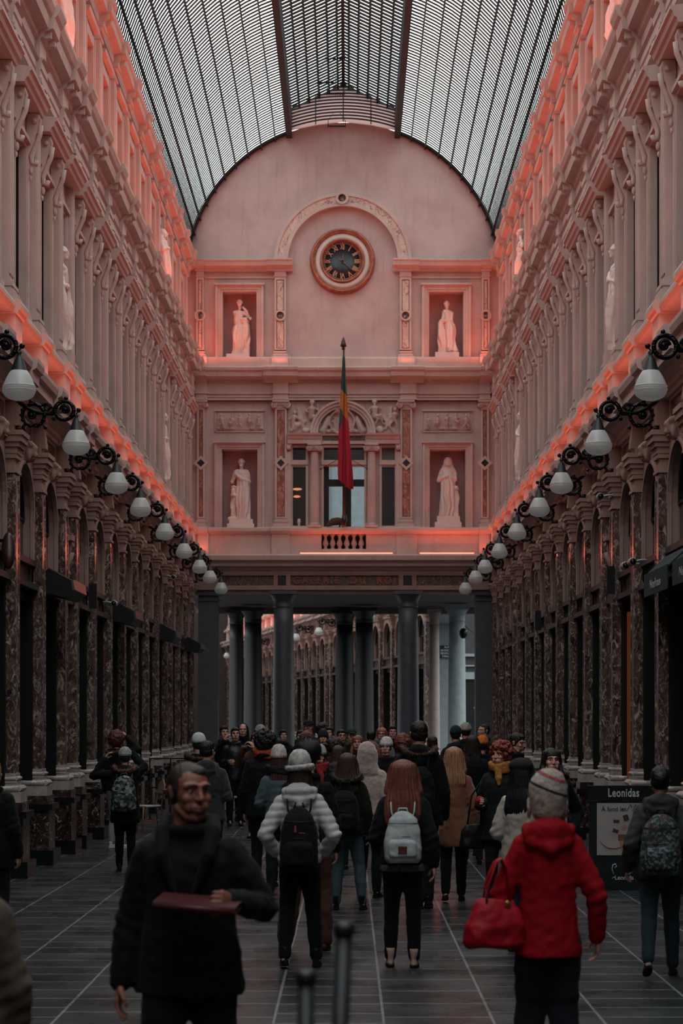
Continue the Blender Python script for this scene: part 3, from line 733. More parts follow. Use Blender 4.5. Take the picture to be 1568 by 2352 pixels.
m.prism([(U(781),V(940)),(U(793),V(940)),(U(797),V(918)),(U(777),V(918))],0,.3); put('window_arch',m,STONE,wb)
# carved relief figures
def relief_fig(m,cx,cz,s,lean=0,flip=1,seated=False,beard=False,seed=0):
    rr=random.Random(seed); u,z=U(cx),V(cz); k=s/84*flip; q=s/84
    def P(a,b_,p=.1): return (p,u+a*k,z+b_*q)
    hx=lean*1.6; m.ell(P(hx,31,.15),(6*q,5*q,6.2*q),10,8)
    for j in range(8): a=j*.8; m.ell(P(hx+5*math.cos(a),32+5*abs(math.sin(a)),.13),2.3*q,6,5)
    if beard: m.ell(P(hx,25,.17),(3*q,3.4*q,4*q),8,6)
    m.limb([P(hx*.8,23,.1),P(hx*.5,17,.13),P(0,6,.12),P(-1,0,.1)],[3*q,7.5*q,6.2*q,6.8*q],10)
    m.limb([P(hx*.7-6,20,.12),P(-14,13+rr.uniform(-4,8),.1),P(-9+rr.uniform(-5,3),8+rr.uniform(-4,12),.14)],[3*q,2.5*q,2*q],8)
    m.limb([P(hx*.7+6,20,.12),P(13,15+rr.uniform(-6,6),.1),P(20+rr.uniform(-4,4),12+rr.uniform(-4,12),.12)],[3*q,2.5*q,2*q],8)
    if seated:
        m.limb([P(-2,-2,.12),P(14,1,.18),P(17,-16,.12),P(22,-18,.1)],[4.5*q,4*q,2.6*q,2*q],8)
        m.limb([P(-3,-3,.1),P(8,-6,.14),P(2,-18,.1)],[4.5*q,3.6*q,2.4*q],8)
    else:
        m.limb([P(-3,-1,.1),P(-5+rr.uniform(-5,3),-12,.13),P(-6+rr.uniform(-6,4),-24,.1)],[4*q,3.2*q,2.2*q],8)
        m.limb([P(3,-1,.1),P(7+rr.uniform(-3,6),-11,.13),P(8+rr.uniform(-4,8),-24,.1)],[4*q,3.2*q,2.2*q],8)
def relief(name,fn,vox=.02,mat=STONE):
    m=MB(); fn(m); me=union(m,vox,1); setmats(me,mat); return link(name,me,wb)
def r1(m):
    fb_(m,660,735,922,997,-.05,.02)
    relief_fig(m,715,958,1.0,1,1,True,True,3); relief_fig(m,674,972,.72,2,1,False,False,4)
    m.ell((.08,U(702),V(990)),(.08,.12,.07),10,6); m.limb([(.06,U(697),V(985)),(.1,U(690),V(965)),(.06,U(684),V(940))],[.05,.07,.03],8)
    m.limb([(.06,U(668),V(990)),(.08,U(680),V(978)),(.06,U(700),V(970))],[.05,.09,.05],8); m.tube([(.05,U(728),V(928)),(.05,U(733),V(950))],.03,8)
def r2(m):
    fb_(m,839,916,922,997,-.05,.02)
    relief_fig(m,860,957,1.0,-.3,1,True,True,9); relief_fig(m,904,966,.75,-2,-1,False,False,11)
    m.ell((.1,U(872),V(988)),(.1,.11,.1),12,8); m.tube([(.06,U(876),V(955)),(.08,U(890),V(975)),(.05,U(905),V(994))],.04,8)
    m.limb([(.06,U(885),V(985)),(.08,U(895),V(960)),(.05,U(898),V(935))],[.04,.06,.03],8)
relief('river_god_relief',r1); relief('river_god_relief',r2)
def r3(m):
    arch_band(m,.01,57/84,V(997),-.1,-.0,20,0,PI,U(787))
    arch_band(m,26/84,30/84,V(970),0,.12,28,0,2*PI,U(785))
    for k in range(28): a=2*PI*k/28; m.tube([(.03,U(785)+8/84*math.cos(a),V(970)+8/84*math.sin(a)),(.04,U(785)+25/84*math.cos(a),V(970)+25/84*math.sin(a))],.012,5)
    m.ell((.08,U(785),V(970)),(.08,.1,.12),10,8)
    for s in (-1,1):
        m.limb([(.08,U(786+s*4),V(948)),(.12,U(786+s*12),V(944)),(.08,U(786+s*21),V(951))],[.06,.06,.02],8)
        m.limb([(.05,U(786+s*33),V(957)),(.08,U(786+s*38),V(976)),(.05,U(786+s*44),V(990))],[.04,.08,.1],8)
        for k in range(6): m.ell((.05,U(786+s*(20+6*k)),V(992-(k%2)*3)),(.06,.06,.05),8,6)
relief('shield_relief',r3)
def panel_relief(x0,x1,seed):
    def fn(m):
        rr=random.Random(seed); fb_(m,x0+2,x1-2,947,989,-.08,.015)
        n=5
        for k in range(n):
            relief_fig(m,x0+14+(x1-x0-26)*k/(n-1)+rr.uniform(-2,2),971+rr.uniform(-3,3),.52+rr.uniform(-.04,.05),rr.uniform(-2,2),rr.choice((-1,1)),k%2==1,False,seed*10+k)
        for k in range(9): m.ell((.03,U(rr.uniform(x0+6,x1-6)),V(985)),(.05,.06,.04),8,5)
    o=relief('cherub_relief',fn,.017)
    m=MB(); fb_(m,x0-2,x0,943,992,0,.03); fb_(m,x1,x1+2,943,992,0,.03); fb_(m,x0-2,x1+2,941,945,0,.06); fb_(m,x0-2,x1+2,990,993,0,.03); put('panel_rim',m,STONE,o)
panel_relief(495,607,5); panel_relief(970,1082,8)

# ------------------------------------------------------------------ clock
ck=empty('wall_clock',(U(786),YB,V(601)),-PI/2,'large round clock with black dial and gilt rims under the facade arch','clock')
COPPER=M_('aged_copper','9A5B45',.4,.5,.35,9)
m=MB(); m.lathe([(62/84,0),(75/84,0),(75/84,.08),(72/84,.16),(69/84,.17),(67/84,.12),(65/84,.15),(62/84,.1),(62/84,0)],(0,0,0),56,'x'); put('outer_rim',m,COPPER,ck)
m=MB(); m.lathe([(48/84,.02),(64/84,.02),(64/84,.1),(48/84,.1),(48/84,.02)],(0,0,0),56,'x'); put('white_ring',m,M_('cream_enamel','CFC5BC',.4,0,.04),ck)
m=MB(); m.lathe([(45/84,.02),(51/84,.02),(51/84,.13),(49/84,.16),(46/84,.14),(45/84,.02)],(0,0,0),56,'x'); put('inner_rim',m,COPPER,ck)
m=MB(); m.lathe([(0,.01),(46/84,.01),(46/84,.04),(0,.04)],(0,0,0),48,'x'); dial=put('dial',m,M_('black_dial','20262A',.35,0,.1),ck)
GILT=M_('gilt_numerals','C08468',.4,.2,.1)
m=MB(); arch_band(m,40.5/84,41.3/84,0,.04,.045,48,0,2*PI); arch_band(m,43.5/84,44.2/84,0,.04,.045,48,0,2*PI)
for k in range(60):
    a=2*PI*k/60; c=Vector((.045,math.sin(a)*42.4/84,math.cos(a)*42.4/84)); h=1.6/84 if k%5 else 3/84
    m.obox(c,(1,0,0),(0,math.cos(a),-math.sin(a)),(0,math.sin(a),math.cos(a)),.004,.5/84 if k%5 else 1.0/84,h)
put('minute_track',m,GILT,dial)
for i,nm in enumerate(['XII','I','II','III','IIII','V','VI','VII','VIII','IX','X','XI']):
    me=text_mesh(nm,.2,.004,.004,space=.88); setmats(me,GILT)
    wmax=max(v.co.x for v in me.vertices)
    for v in me.vertices: v.co.x*=min(1,.055/max(wmax,.01)); 
    a=2*PI*i/12; o=link('numeral',me,dial); o.location=(.047,math.sin(a)*32.5/84,math.cos(a)*32.5/84)
    base=Matrix(((0,0,1),(1,0,0),(0,1,0)))   # text x->y, y->z, normal->x
    rot=Matrix.Rotation(-a,3,'X')@base; o.rotation_euler=rot.to_euler()
def hand(a,l,tail,w_,name):
    m=MB(); d=Vector((0,math.sin(a),math.cos(a))); n=Vector((0,math.cos(a),-math.sin(a)))
    x=.06; vs=[Vector((x,0,0))+n*w_-d*tail,Vector((x,0,0))-n*w_-d*tail,Vector((x,0,0))-n*w_*.5+d*l,Vector((x,0,0))+n*w_*.5+d*l]
    m._add([*vs,*[v+Vector((.01,0,0)) for v in vs]],[(0,1,2,3),(4,7,6,5),(0,4,5,1),(1,5,6,2),(2,6,7,3),(3,7,4,0)],False)
    m.lathe([(0,.05),(2/84,.05),(2/84,.075),(0,.075)],(0,0,0),12,'x')
    put(name,m,M_('gilt_hands','7A5C4A',.4,.3),ck)
hand(math.radians(132),36/84,10/84,.012,'minute_hand'); hand(math.radians(8),16/84,4/84,.016,'hour_hand')

# ------------------------------------------------------------------ statues
def statue_mesh(kind):
    m=MB(); lo=.0
    # plinth top at z=0, faces local +x
    def P(x,y,z): return (x,y,z)
    if kind==0:   # arm across, hand to head, leaning on tree trunk
        hd=(.05,.0,1.5)
        m.limb([(0,-.1,1.22),(0,.08,1.2)],[.09,.09]); m.limb([(0,-.03,1.2),(0,-.05,1.02),(0,-.02,.86),(0,0,.76)],[.12,.125,.11,.14])
        m.ell((.06,-.08,1.12),.05); m.ell((.06,.04,1.1),.05)
        m.limb([(0,-.14,1.24),(.06,-.06,1.02),(.12,.16,1.05),(.12,.22,1.07)],[.06,.048,.035,.03]); m.limb([(0,.12,1.24),(.04,.31,1.06),(.06,.2,1.27),(.06,.1,1.38)],[.055,.045,.038,.03])
        m.limb([(.03,-.07,.76),(.1,-.1,.4),(.03,-.02,.06)],[.12,.09,.05]); m.limb([(0,.06,.76),(.02,.06,.4),(0,.06,.04)],[.12,.1,.07])
        m.loft([(0,0,.86,.13,.16),(.02,-.03,.7,.15,.17),(.03,-.05,.4,.13,.13),(.0,-.07,.12,.12,.13),(0,-.08,.0,.12,.16)],18)
        m.limb([(-.02,.2,0),(-.0,.2,.3),(.02,.19,.6),(.03,.17,.84)],[.12,.1,.11,.12]); m.ell((.06,.16,.96),(.09,.11,.09)); m.ell((.1,.18,1.0),.06)
        m.ell((.03,0,1.4),(.05,.05,.1))
    elif kind==1:  # arms crossed, leaning to a draped pillar
        m.limb([(0,-.05,1.24),(0,.1,1.2)],[.09,.09]); m.limb([(0,.02,1.2),(0,.05,1.0),(0,.1,.8)],[.12,.12,.15])
        m.limb([(0,.14,1.2),(.06,.14,.98),(.12,-.08,.96)],[.07,.055,.04]); m.limb([(0,-.08,1.2),(.05,-.12,1.0),(.08,-.2,.95)],[.06,.05,.035])
        m.loft([(0,.1,.86,.14,.15),(.02,.12,.66,.15,.15),(.02,.1,.4,.14,.14),(.04,.14,.2,.13,.16),(.05,.19,.06,.12,.17)],18)
        m.loft([(0,-.17,.94,.1,.1),(.02,-.16,.7,.12,.12),(.02,-.12,.4,.12,.15),(.0,-.1,.12,.11,.15),(0,-.12,.0,.11,.13)],16)
        hd=(.04,.0,1.46); m.ell((.02,.01,1.36),(.05,.05,.1)); m.ell((.04,.26,.04),(.1,.05,.04))
    elif kind==2:  # draped youth with staff trunk
        m.limb([(0,-.12,1.24),(0,.12,1.24)],[.09,.09]); m.limb([(0,0,1.2),(0,0,1.0),(0,0,.82)],[.13,.12,.13])
        m.limb([(0,-.16,1.22),(.0,-.24,1.0),(.08,-.12,1.2)],[.06,.05,.035]); m.limb([(0,.16,1.22),(.05,.2,1.0),(.14,-.0,1.06),(.1,-.14,1.2)],[.065,.055,.045,.035])
        m.loft([(0,.05,1.2,.12,.16),(0,.06,.9,.15,.17),(.02,.05,.6,.16,.17),(.02,.06,.3,.15,.17),(0,.06,.0,.15,.19)],18)
        m.limb([(.04,-.04,.8),(.08,-.06,.4),(.04,-.05,.04)],[.1,.08,.05])
        m.limb([(.02,-.2,0),(.04,-.22,.3),(.04,-.19,.55),(.04,-.2,.78)],[.07,.06,.07,.06]); m.ell((.06,-.2,.64),(.08,.08,.07)); m.ell((.06,-.22,.0),(.1,.15,.08)); m.ell((.05,-.19,.86),(.04,.07,.05))
        hd=(.04,.0,1.49); m.ell((.02,0,1.38),(.05,.05,.1))
    else:          # veiled woman, small child beside
        m.limb([(0,-.12,1.24),(0,.12,1.24)],[.1,.1])
        m.loft([(0,0,1.28,.12,.17),(0,0,1.05,.16,.21),(.02,0,.8,.16,.19),(.03,0,.5,.17,.2),(.02,0,.2,.17,.22),(0,0,.0,.17,.24)],20)
        m.limb([(0,-.17,1.2),(.04,-.26,.98),(.14,-.1,1.06),(.16,-.02,1.08)],[.07,.06,.045,.035]); m.limb([(0,.17,1.2),(.05,.2,1.0),(.13,.06,1.04)],[.07,.06,.045])
        m.limb([(.02,.22,.0),(.03,.24,.25),(.03,.23,.5),(.03,.22,.66)],[.08,.06,.07,.05]); m.ell((.05,.22,.76),(.06,.055,.065))
        hd=(.04,0,1.47); m.ell((.0,0,1.46),(.12,.125,.16)); m.limb([(-.02,-.08,1.4),(-.02,-.13,1.25)],[.06,.07]); m.limb([(-.02,.08,1.4),(-.02,.13,1.25)],[.06,.07]); m.ell((.02,0,1.36),(.05,.05,.1))
    x,y,z=hd; m.ell(hd,(.085,.07,.115),14,10); m.ell((x+.09,y,z-.01),(.02,.014,.03)); m.ell((x+.05,y,z-.07),(.04,.045,.04)); m.ell((x+.075,y,z+.03),(.02,.055,.012))
    if kind!=3:
        for k in range(16): a=2*PI*k/16; m.ell((x-.015+.08*math.cos(a)*.9,y+.07*math.sin(a),z+.03-.02*math.cos(a)),.03,7,5)
        m.ell((x-.1,y,z+.0),(.05,.05,.05)); m.ell((x-.03,y,z+.03),(.085,.086,.095),14,10)
    def disp(c,n):
        if c.z>1.2: return c
        a=math.atan2(c.y,c.x); f=min(1,max(0,(1.15-c.z)/.5))
        k=math.sin(a*11+noise.noise(c*2.5)*5+c.z*(1.5 if kind%2 else -2.5))
        return c+n*(k*.021*f+.008*noise.noise(c*14))
    me=union(m,.011,1,disp); setmats(me,STATUE_M); return me
ST=[statue_mesh(k) for k in range(4)]
sinfo=[(549,822,812,0,.22,'marble statue with a hand raised to its head, in the upper left niche',(519,572)),
       (1026,822,808,1,.2,'marble statue leaning on a draped pillar, in the upper right niche',(999,1054)),
       (553,1213,1192,2,.22,'marble statue of a draped youth beside a short trunk, in the lower left niche',(526,580)),
       (1029,1213,1185,3,.22,'veiled marble statue with a small child at its side, in the lower right niche',(1003,1056))]
for cx,yb,yp,k,h,lab,(pa,pb) in sinfo:
    z0=V(yb); ht=V(yp)-z0; top=(V({0:684,1:684,2:1050,3:1047}[k])-V(yp)); sc=top/1.61
    r=empty('statue',(U(cx),YB+.22,z0),-PI/2,lab,'statue','marble statues in the facade niches')
    m=MB(); m.box(-.18,.2,(pa-cx)/84,(pb-cx)/84,0,ht)
    if k>1: m.box(-.2,.24,(pa-cx)/84-.06,(pb-cx)/84+.04,0,ht*.5)
    put('plinth',m,STATUE_M,r)
    f=link('figure',ST[k],r,(0,0,ht-.01)); f.scale=(sc*.95,sc,sc)
# niche statues along the side walls
n=0
NC=[(a+b_)/2 for a,b_ in BAYS if b_-a<1.5]
LABS={}
for s,rot in ((-1,0),(1,PI)):
    for c in NC:
        if c<20: continue
        for st,(z0,kk) in enumerate(((7.14,1),(11.62,3))):
            kk2=kk if s<0 else (2 if st==0 else 0)
            near='nearer' if c<40 else 'farther'
            r=empty('statue',(s*(WALLX-.2),c,z0),rot,('pink-lit statue in the '+('middle' if st==0 else 'top')+' storey of the '+('left' if s<0 else 'right')+' wall, '+near+' narrow bay'),'statue','statues in the narrow bays of the side walls')
            m=MB(); m.box(-.2,.2,-.2,.2,0,.3); put('plinth',m,STONE,r); f=link('figure',ST[kk2],r,(0,0,.29)); f.scale=(1,1,1.02 if st==0 else .85)

# ------------------------------------------------------------------ flag, pole, figurine
fp=empty('flag_pole',(U(790),YB-.5,V(1213)),0,'dark flag pole with spearhead finial fixed to the balcony sill','flag pole')
m=MB(); m.tube([(0,0,0),(-.01,-.3,4.75)],[.035,.025],10); m.lathe([(0,0),(.06,0),(.06,.3),(0,.3)],(0,0,0),10); m.box(-.03,.03,0,.4,.1,.16); put('pole',m,M_('dark_red_pole','2A1614',.4),fp)
m=MB(); m.lathe([(0,0),(.03,0),(.05,.03),(.03,.06),(.09,.1),(.07,.16),(.03,.3),(0,.36)],(-.02,-.31,4.72),12); put('finial',m,M_('finial_bronze','3A1F1A',.4,.4),fp)
for s in (-1,1):
    m=MB(); m.tube([(0,-.08,1.9),(s*.63,.48,1.62)],.008,5); m.ell((s*.63,.48,1.62),.03,8,6); put('stay_wire',m,IRON,fp)
# small uplights and LED strips on the facade ledges
for cx,wd,pw in ((550,90,7),(643,20,4),(931,20,4),(1022,90,7),(462,14,3),(1112,14,3)):
    area('ledge_uplight',(U(cx),YB-.42,V(847)+.02),wd/84,.04,(PI+.5,0,0),pw,(1,.2,.1))
for a_,b_ in ((690,900),(962,1085)):
    area('ledge_uplight',(U((a_+b_)/2),YB-.5,V(1275)+.04),(b_-a_)/84,.03,(PI+.6,0,0),16,(1,.14,.07))
    m=MB(); m.box(-(b_-a_)/168,(b_-a_)/168,-.02,.02,0,.03); o=put('led_strip',m,emis('led_strip_face','FF8A70',2.2),None,(U((a_+b_)/2),YB-.56,V(1276)+.002)); tag(o,'glowing pink light strip on the ledge above the inscription, '+('longer centre one' if a_==690 else 'shorter right one'),'light strip')
# hanging cloth: local z from top; three colours by height
m,nt,b=nmat('flag_cloth'); tcx=N(nt,'ShaderNodeTexCoord'); spx=N(nt,'ShaderNodeSeparateXYZ'); L(nt,tcx.outputs['Object'],spx.inputs[0])
# diagonal divisions of the furled stripes
ma=N(nt,'ShaderNodeMath',operation='MULTIPLY_ADD'); L(nt,spx.outputs['X'],ma.inputs[0]); ma.inputs[1].default_value=1.25; L(nt,spx.outputs['Z'],ma.inputs[2])
dv=N(nt,'ShaderNodeMath',operation='DIVIDE'); L(nt,ma.outputs[0],dv.inputs[0]); dv.inputs[1].default_value=3.6
G_,Y_,R_=lin('1F4B43'),lin('B96A2C'),lin('A31B31')
rp=ramp(nt,dv.outputs[0],[(0,R_),(.545,Y_),(.72,G_)],'CONSTANT')
# a green fold turned outward at lower left, yellow emblem flecks
mb2=N(nt,'ShaderNodeMath',operation='MULTIPLY_ADD'); L(nt,spx.outputs['X'],mb2.inputs[0]); mb2.inputs[1].default_value=-2.2; L(nt,spx.outputs['Z'],mb2.inputs[2])
gt=N(nt,'ShaderNodeMath',operation='GREATER_THAN'); L(nt,mb2.outputs[0],gt.inputs[0]); gt.inputs[1].default_value=1.86
lt=N(nt,'ShaderNodeMath',operation='LESS_THAN'); L(nt,spx.outputs['X'],lt.inputs[0]); lt.inputs[1].default_value=-.035
lz=N(nt,'ShaderNodeMath',operation='LESS_THAN'); L(nt,ma.outputs[0],lz.inputs[0]); lz.inputs[1].default_value=2.05
a1=N(nt,'ShaderNodeMath',operation='MULTIPLY'); L(nt,gt.outputs[0],a1.inputs[0]); L(nt,lt.outputs[0],a1.inputs[1])
a2=N(nt,'ShaderNodeMath',operation='MULTIPLY'); L(nt,a1.outputs[0],a2.inputs[0]); L(nt,lz.outputs[0],a2.inputs[1])
mx=N(nt,'ShaderNodeMixRGB'); L(nt,a2.outputs[0],mx.inputs[0]); L(nt,rp.outputs[0],mx.inputs[1]); mx.inputs[2].default_value=G_
L(nt,mx.outputs[0],b.inputs['Base Color']); b.inputs['Roughness'].default_value=.8
FLM=m
rows=[(0,.03),(.3,.045),(.7,.075),(1.2,.10),(1.7,.125),(2.2,.15),(2.6,.165),(3.0,.19),(3.3,.2),(3.45,.205)]
# z measured upward from the lowest corner
vs=[];fs=[];nx=26; Ht=3.57
for j in range(41):
    t=j/40; zz=Ht*(1-t)
    d=Ht-zz
    hw=.03+.175*min(1,(d/3.2))**1.05
    cxk=.0 if t<.5 else (t-.5)*.12
    for i in range(nx):
        u=i/(nx-1)*2-1
        x=cxk+u*hw; yy=.05*math.sin(u*7+t*3)*(hw/.2+.25)+.02*math.sin(u*15+t*8)
        z=zz
        if t>.86: z=zz+ (.0 if u>.35 else (.35-u)*.19)*((t-.86)/.14)
        vs.append((x,yy,z))
for j in range(40):
    for i in range(nx-1):
        a=j*nx+i; fs.append((a,a+1,a+nx+1,a+nx))
m=MB(); m._add(vs,fs,True)
fo=put('flag',m,FLM,None,(U(789),YB-.93,V(1132))); sol=fo.modifiers.new('s','SOLIDIFY'); sol.thickness=.01; tag(fo,'furled green, yellow and red flag hanging in front of the central window','flag')
m=MB(); m.limb([(0,-.36,.1),(0,-.2,.17),(0,0,.19),(0,.18,.2)],[.1,.14,.15,.12]); m.ell((.02,.33,.24),(.11,.13,.11)); m.ell((.02,.44,.2),(.05,.06,.05))
for s in (-1,1): m.ell((.02+s*.06,.27,.36),(.03,.03,.04))
m.limb([(.05,.2,.14),(.08,.24,.0)],[.05,.04]); m.limb([(-.05,.16,.14),(-.05,.1,.0)],[.05,.04]); m.limb([(0,-.36,.1),(.05,-.45,.03)],[.08,.05]); m.tube([(0,-.45,.05),(0,-.5,.03)],.03,8)
me=union(m,.015,1,lambda c,n:c+n*.004*noise.noise(c*40)); setmats(me,M_('brown_fur','5A3A30',.9,0,.2,20))
o=link('animal_figurine',me,None,(U(774),YB-.13,V(1213)+.03),-PI/2); o.scale=(.6,.6,.75); tag(o,'small brown four-legged animal figure on the sill of the central window','figurine')
m=MB(); m.lathe([(0,0),(.05,0),(.03,.03),(.035,.08),(.05,.13),(.04,.2),(0,.22)],(0,0,0),10); o=put('bust',m,STATUE_M,None,(U(686),YB+.14,V(1208))); tag(o,'tiny pale bust behind the left narrow window pane','bust')

# ------------------------------------------------------------------ roof
ce=empty('ceiling',(0,0,0)); tag(ce,'iron and glass barrel vault with a raised ridge lantern','roof',kind='structure')
RG,nt,b=nmat('roof_pane_glass'); mxs=N(nt,'ShaderNodeMixShader'); mxs.inputs[0].default_value=.16
tr=N(nt,'ShaderNodeBsdfTransparent'); tr.inputs[0].default_value=(.93,.98,.97,1); df=N(nt,'ShaderNodeBsdfTranslucent'); df.inputs[0].default_value=(.7,.74,.73,1)
L(nt,tr.outputs[0],mxs.inputs[1]); L(nt,df.outputs[0],mxs.inputs[2]); L(nt,mxs.outputs[0],nt.nodes['Material Output'].inputs[0])
def AP(a,r=RV): return (r*math.sin(a), ZC+r*math.cos(a))
A0=math.asin(1.45/RV); A1=math.radians(86)
NA=14
def rib(m,y,w,r0,r1,a0,a1,n=NA,sgn=1):
    vs=[]
    for k in range(n+1):
        a=sgn*(a0+(a1-a0)*k/n)
        x0,z0=AP(a,r0); x1,z1=AP(a,r1)
        vs+=[(x0,y-w/2,z0),(x0,y+w/2,z0),(x1,y+w/2,z1),(x1,y-w/2,z1)]
    fs=[]
    for k in range(n):
        o=4*k
        for i in range(4): j=(i+1)%4; fs.append((o+i,o+j,o+4+j,o+4+i))
    m._add(vs,fs,True)
for s in (-1,1):
    m=MB(); y=8.0
    while y<YB: rib(m,y,.084,RV+.02,RV+.036,A0,A1,NA,s); y+=.2
    y=-12
    while y<8: rib(m,y,.08,RV+.02,RV+.04,A0,A1,10,s); y+=.4
    rib(m,YB-.06,.1,RV-.03,RV+.06,A0,A1,NA,s); put('glazing_bars',m,ROOFIRON,ce)
    for k in range(12):
        a=s*(A0+.005+(A1-A0)*k/11.3); x,z=AP(a,RV-.055); m=MB()
        m.obox((x,(YB-12)/2,z),(math.cos(a),0,-math.sin(a)),(0,1,0),(math.sin(a),0,math.cos(a)),.011,(YB+12)/2,.028); put('purlin',m,ROOFIRON,ce)
    m=MB(); vs=[];fs=[]
    for k in range(NA+1):
        x,z=AP(s*(A0+(A1-A0)*k/NA),RV+.05); vs+=[(x,-12,z),(x,YB,z)]
    for k in range(NA): fs.append((2*k,2*k+1,2*k+3,2*k+2))
    m._add(vs,fs,True); put('glass_sheets',m,RG,ce)
    m=MB(); xx=sorted((s*1.40,s*1.56)); m.box(xx[0],xx[1],-12,YB,17.8,18.5); put('lantern_side',m,ROOFIRON,ce)
    # pitched lantern slats
    m=MB(); e=Vector((s*1.5,0,18.5)); r=Vector((0,0,19.2)); d=(r-e).normalized(); nn=Vector((-d.z*s,0,d.x*s)); nn=nn if nn.z>0 else -nn
    y=20.0
    while y<YB: m.obox(((e+r)/2)+Vector((0,y,0)),d,(0,1,0),nn,(r-e).length/2,.06,.012); y+=.23
    put('lantern_slats',m,ROOFIRON,ce)
    for t in (.02,.2,.38,.56,.74,.9):
        m=MB(); c=e.lerp(r,t); m.obox((c.x,(YB+12)/2+4,c.z-.05),d,(0,1,0),nn,.018,(YB-20)/2+.2,.03); put('lantern_purlin',m,ROOFIRON,ce)
    m=MB(); m._add([(e.x,-12,e.z+.03),(e.x,YB,e.z+.03),(0,YB,19.23),(0,-12,19.23)],[(0,1,2,3)]); put('lantern_glass',m,RG,ce)
m=MB(); m.box(-.04,.04,-12,YB,19.13,19.22); put('ridge_beam',m,ROOFIRON,ce)
GG,nt,b=nmat('frosted_gable_glass'); df=N(nt,'ShaderNodeBsdfTranslucent'); df.inputs[0].default_value=(.62,.5,.48,1); L(nt,df.outputs[0],nt.nodes['Material Output'].inputs[0])
# end gable of the lantern: curved louvres
m=MB()
for k in range(12):
    r=RV+.03+.085*k; 
    lim=math.radians(20)
    n=24
    for i in range(n):
        a0,a1=-lim+2*lim*i/n,-lim+2*lim*(i+1)/n
        (x0,z0),(x1,z1)=AP(a0,r),AP(a1,r)
        zl=18.5+.7*(1-abs((x0+x1)/2)/1.5)
        if max(z0,z1)>zl: continue
        m._add([(x0,YB-.35,z0),(x1,YB-.35,z1),(x1,YB-.3,z1+.02),(x0,YB-.3,z0+.02),(x0,YB-.35,z0+.045),(x1,YB-.35,z1+.045),(x1,YB-.3,z1+.065),(x0,YB-.3,z0+.065)],
               [(0,3,2,1),(4,5,6,7),(0,1,5,4),(1,2,6,5),(2,3,7,6),(3,0,4,7)],False)
for x in (-.75,0,.75): m.box(x-.015,x+.015,YB-.4,YB-.36,ZC+math.sqrt(RV*RV-x*x)-.05,18.5+.7*(1-abs(x)/1.5))
put('gable_louvres',m,ROOFIRON,ce)
m=MB(); m.prism([(-1.5,18.5),(0,19.2),(1.5,18.5),(1.45,17.95),(.75,18.1),(0,18.19),(-.75,18.1),(-1.45,17.95)],-.02,.0)
o=put('gable_glass',m,GG,ce,(0,YB-.2,0),-PI/2)
for i,(px,py,Y_) in enumerate(((773,290,52.6),(771,216,51.6),(750,190,50.5),(770,135,48.6))):
    x,z=WX(px,Y_),WZ(py,Y_); m=MB(); m.box(-.24,.24,-.012,.012,-.012,.012)
    for k in range(9): m.box(-.235+k*.058-.008,-.235+k*.058+.008,-.012,.012,-.035,.03)
    for s in (-1,1): m.tube([(s*.23,0,0),(s*.23,0,.16)],.01,5)
    m.tube([(-.23,0,.16),(-.05,0,.4+.1*i)],.006,4); m.tube([(.23,0,.16),(.05,0,.4+.1*i)],.006,4)
    o=put('hanging_rail',m,IRON,None,(x,Y_,z)); tag(o,'small black toothed rail hanging under the roof ridge, '+['lowest one against the facade top','second one up from the facade','third one, left of the ridge line','farthest up toward the viewer'][i],'rail','toothed rails under the ridge')

# ------------------------------------------------------------------ passage below the facade
m=MB(); m.box(-4.6,4.6,YB+.5,61.5,5.4,5.9); m.box(-4.6,5.5,61.3,61.9,5.22,6.6)
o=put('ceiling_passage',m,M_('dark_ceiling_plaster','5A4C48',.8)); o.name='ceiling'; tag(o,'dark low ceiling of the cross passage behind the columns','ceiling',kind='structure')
m=MB(); m.box(-4.6,4.6,YB-.12,YB+.5,5.36,5.45); m.m=1
o=put('trim_1',m,[STONE_LOW,FRAME]); tag(o,'underside beam of the inscription frieze','beam',kind='structure')
def column(px,Y_,r,label,mat=GREYST,ztop=5.42,cap=True):
    x=WX(px,Y_); c=empty('stone_column',(x,Y_,0),0,label,'column','columns of the passage')
    m=MB(); pr=[(0,.2),(r*1.02,.2)]+[(r*(1.02-.14*(t/10)**1.6),.2+(ztop-.65)*t/10) for t in range(11)]+[(0,ztop-.45)]; m.lathe(pr,(0,0,0),28); put('shaft',m,mat,c)
    m=MB(); z=ztop-.45
    m.lathe([(0,z),(r*.9,z),(r*.95,z+.03),(r*.9,z+.06),(r*.9,z+.2),(r*1.0,z+.22),(r*1.02,z+.26),(r*1.2,z+.34),(r*1.22,z+.36),(0,z+.36)],(0,0,0),28); m.box(-r*1.3,r*1.3,-r*1.3,r*1.3,z+.36,ztop); put('capital',m,mat,c)
    m=MB(); m.box(-r*1.35,r*1.35,-r*1.35,r*1.35,0,.1); m.lathe([(0,.1),(r*1.3,.1),(r*1.32,.14),(r*1.25,.19),(r*1.1,.2),(0,.22)],(0,0,0),28); put('base',m,mat,c)
    return c
column(651,YB+.15,.3,'grey stone column under the facade, left of centre')
column(937,YB+.15,.3,'grey stone column under the facade, right of centre')
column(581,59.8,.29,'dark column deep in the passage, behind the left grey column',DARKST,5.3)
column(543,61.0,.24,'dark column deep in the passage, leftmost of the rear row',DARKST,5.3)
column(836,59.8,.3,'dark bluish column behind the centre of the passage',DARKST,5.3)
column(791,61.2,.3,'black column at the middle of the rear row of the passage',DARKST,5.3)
column(997,60.6,.17,'slender brownish column right of the front grey column',M_('brown_stone','8A7C76',.6),5.3)
column(1049,59.0,.27,'pale column catching daylight at the right of the passage',PALEST,5.3)
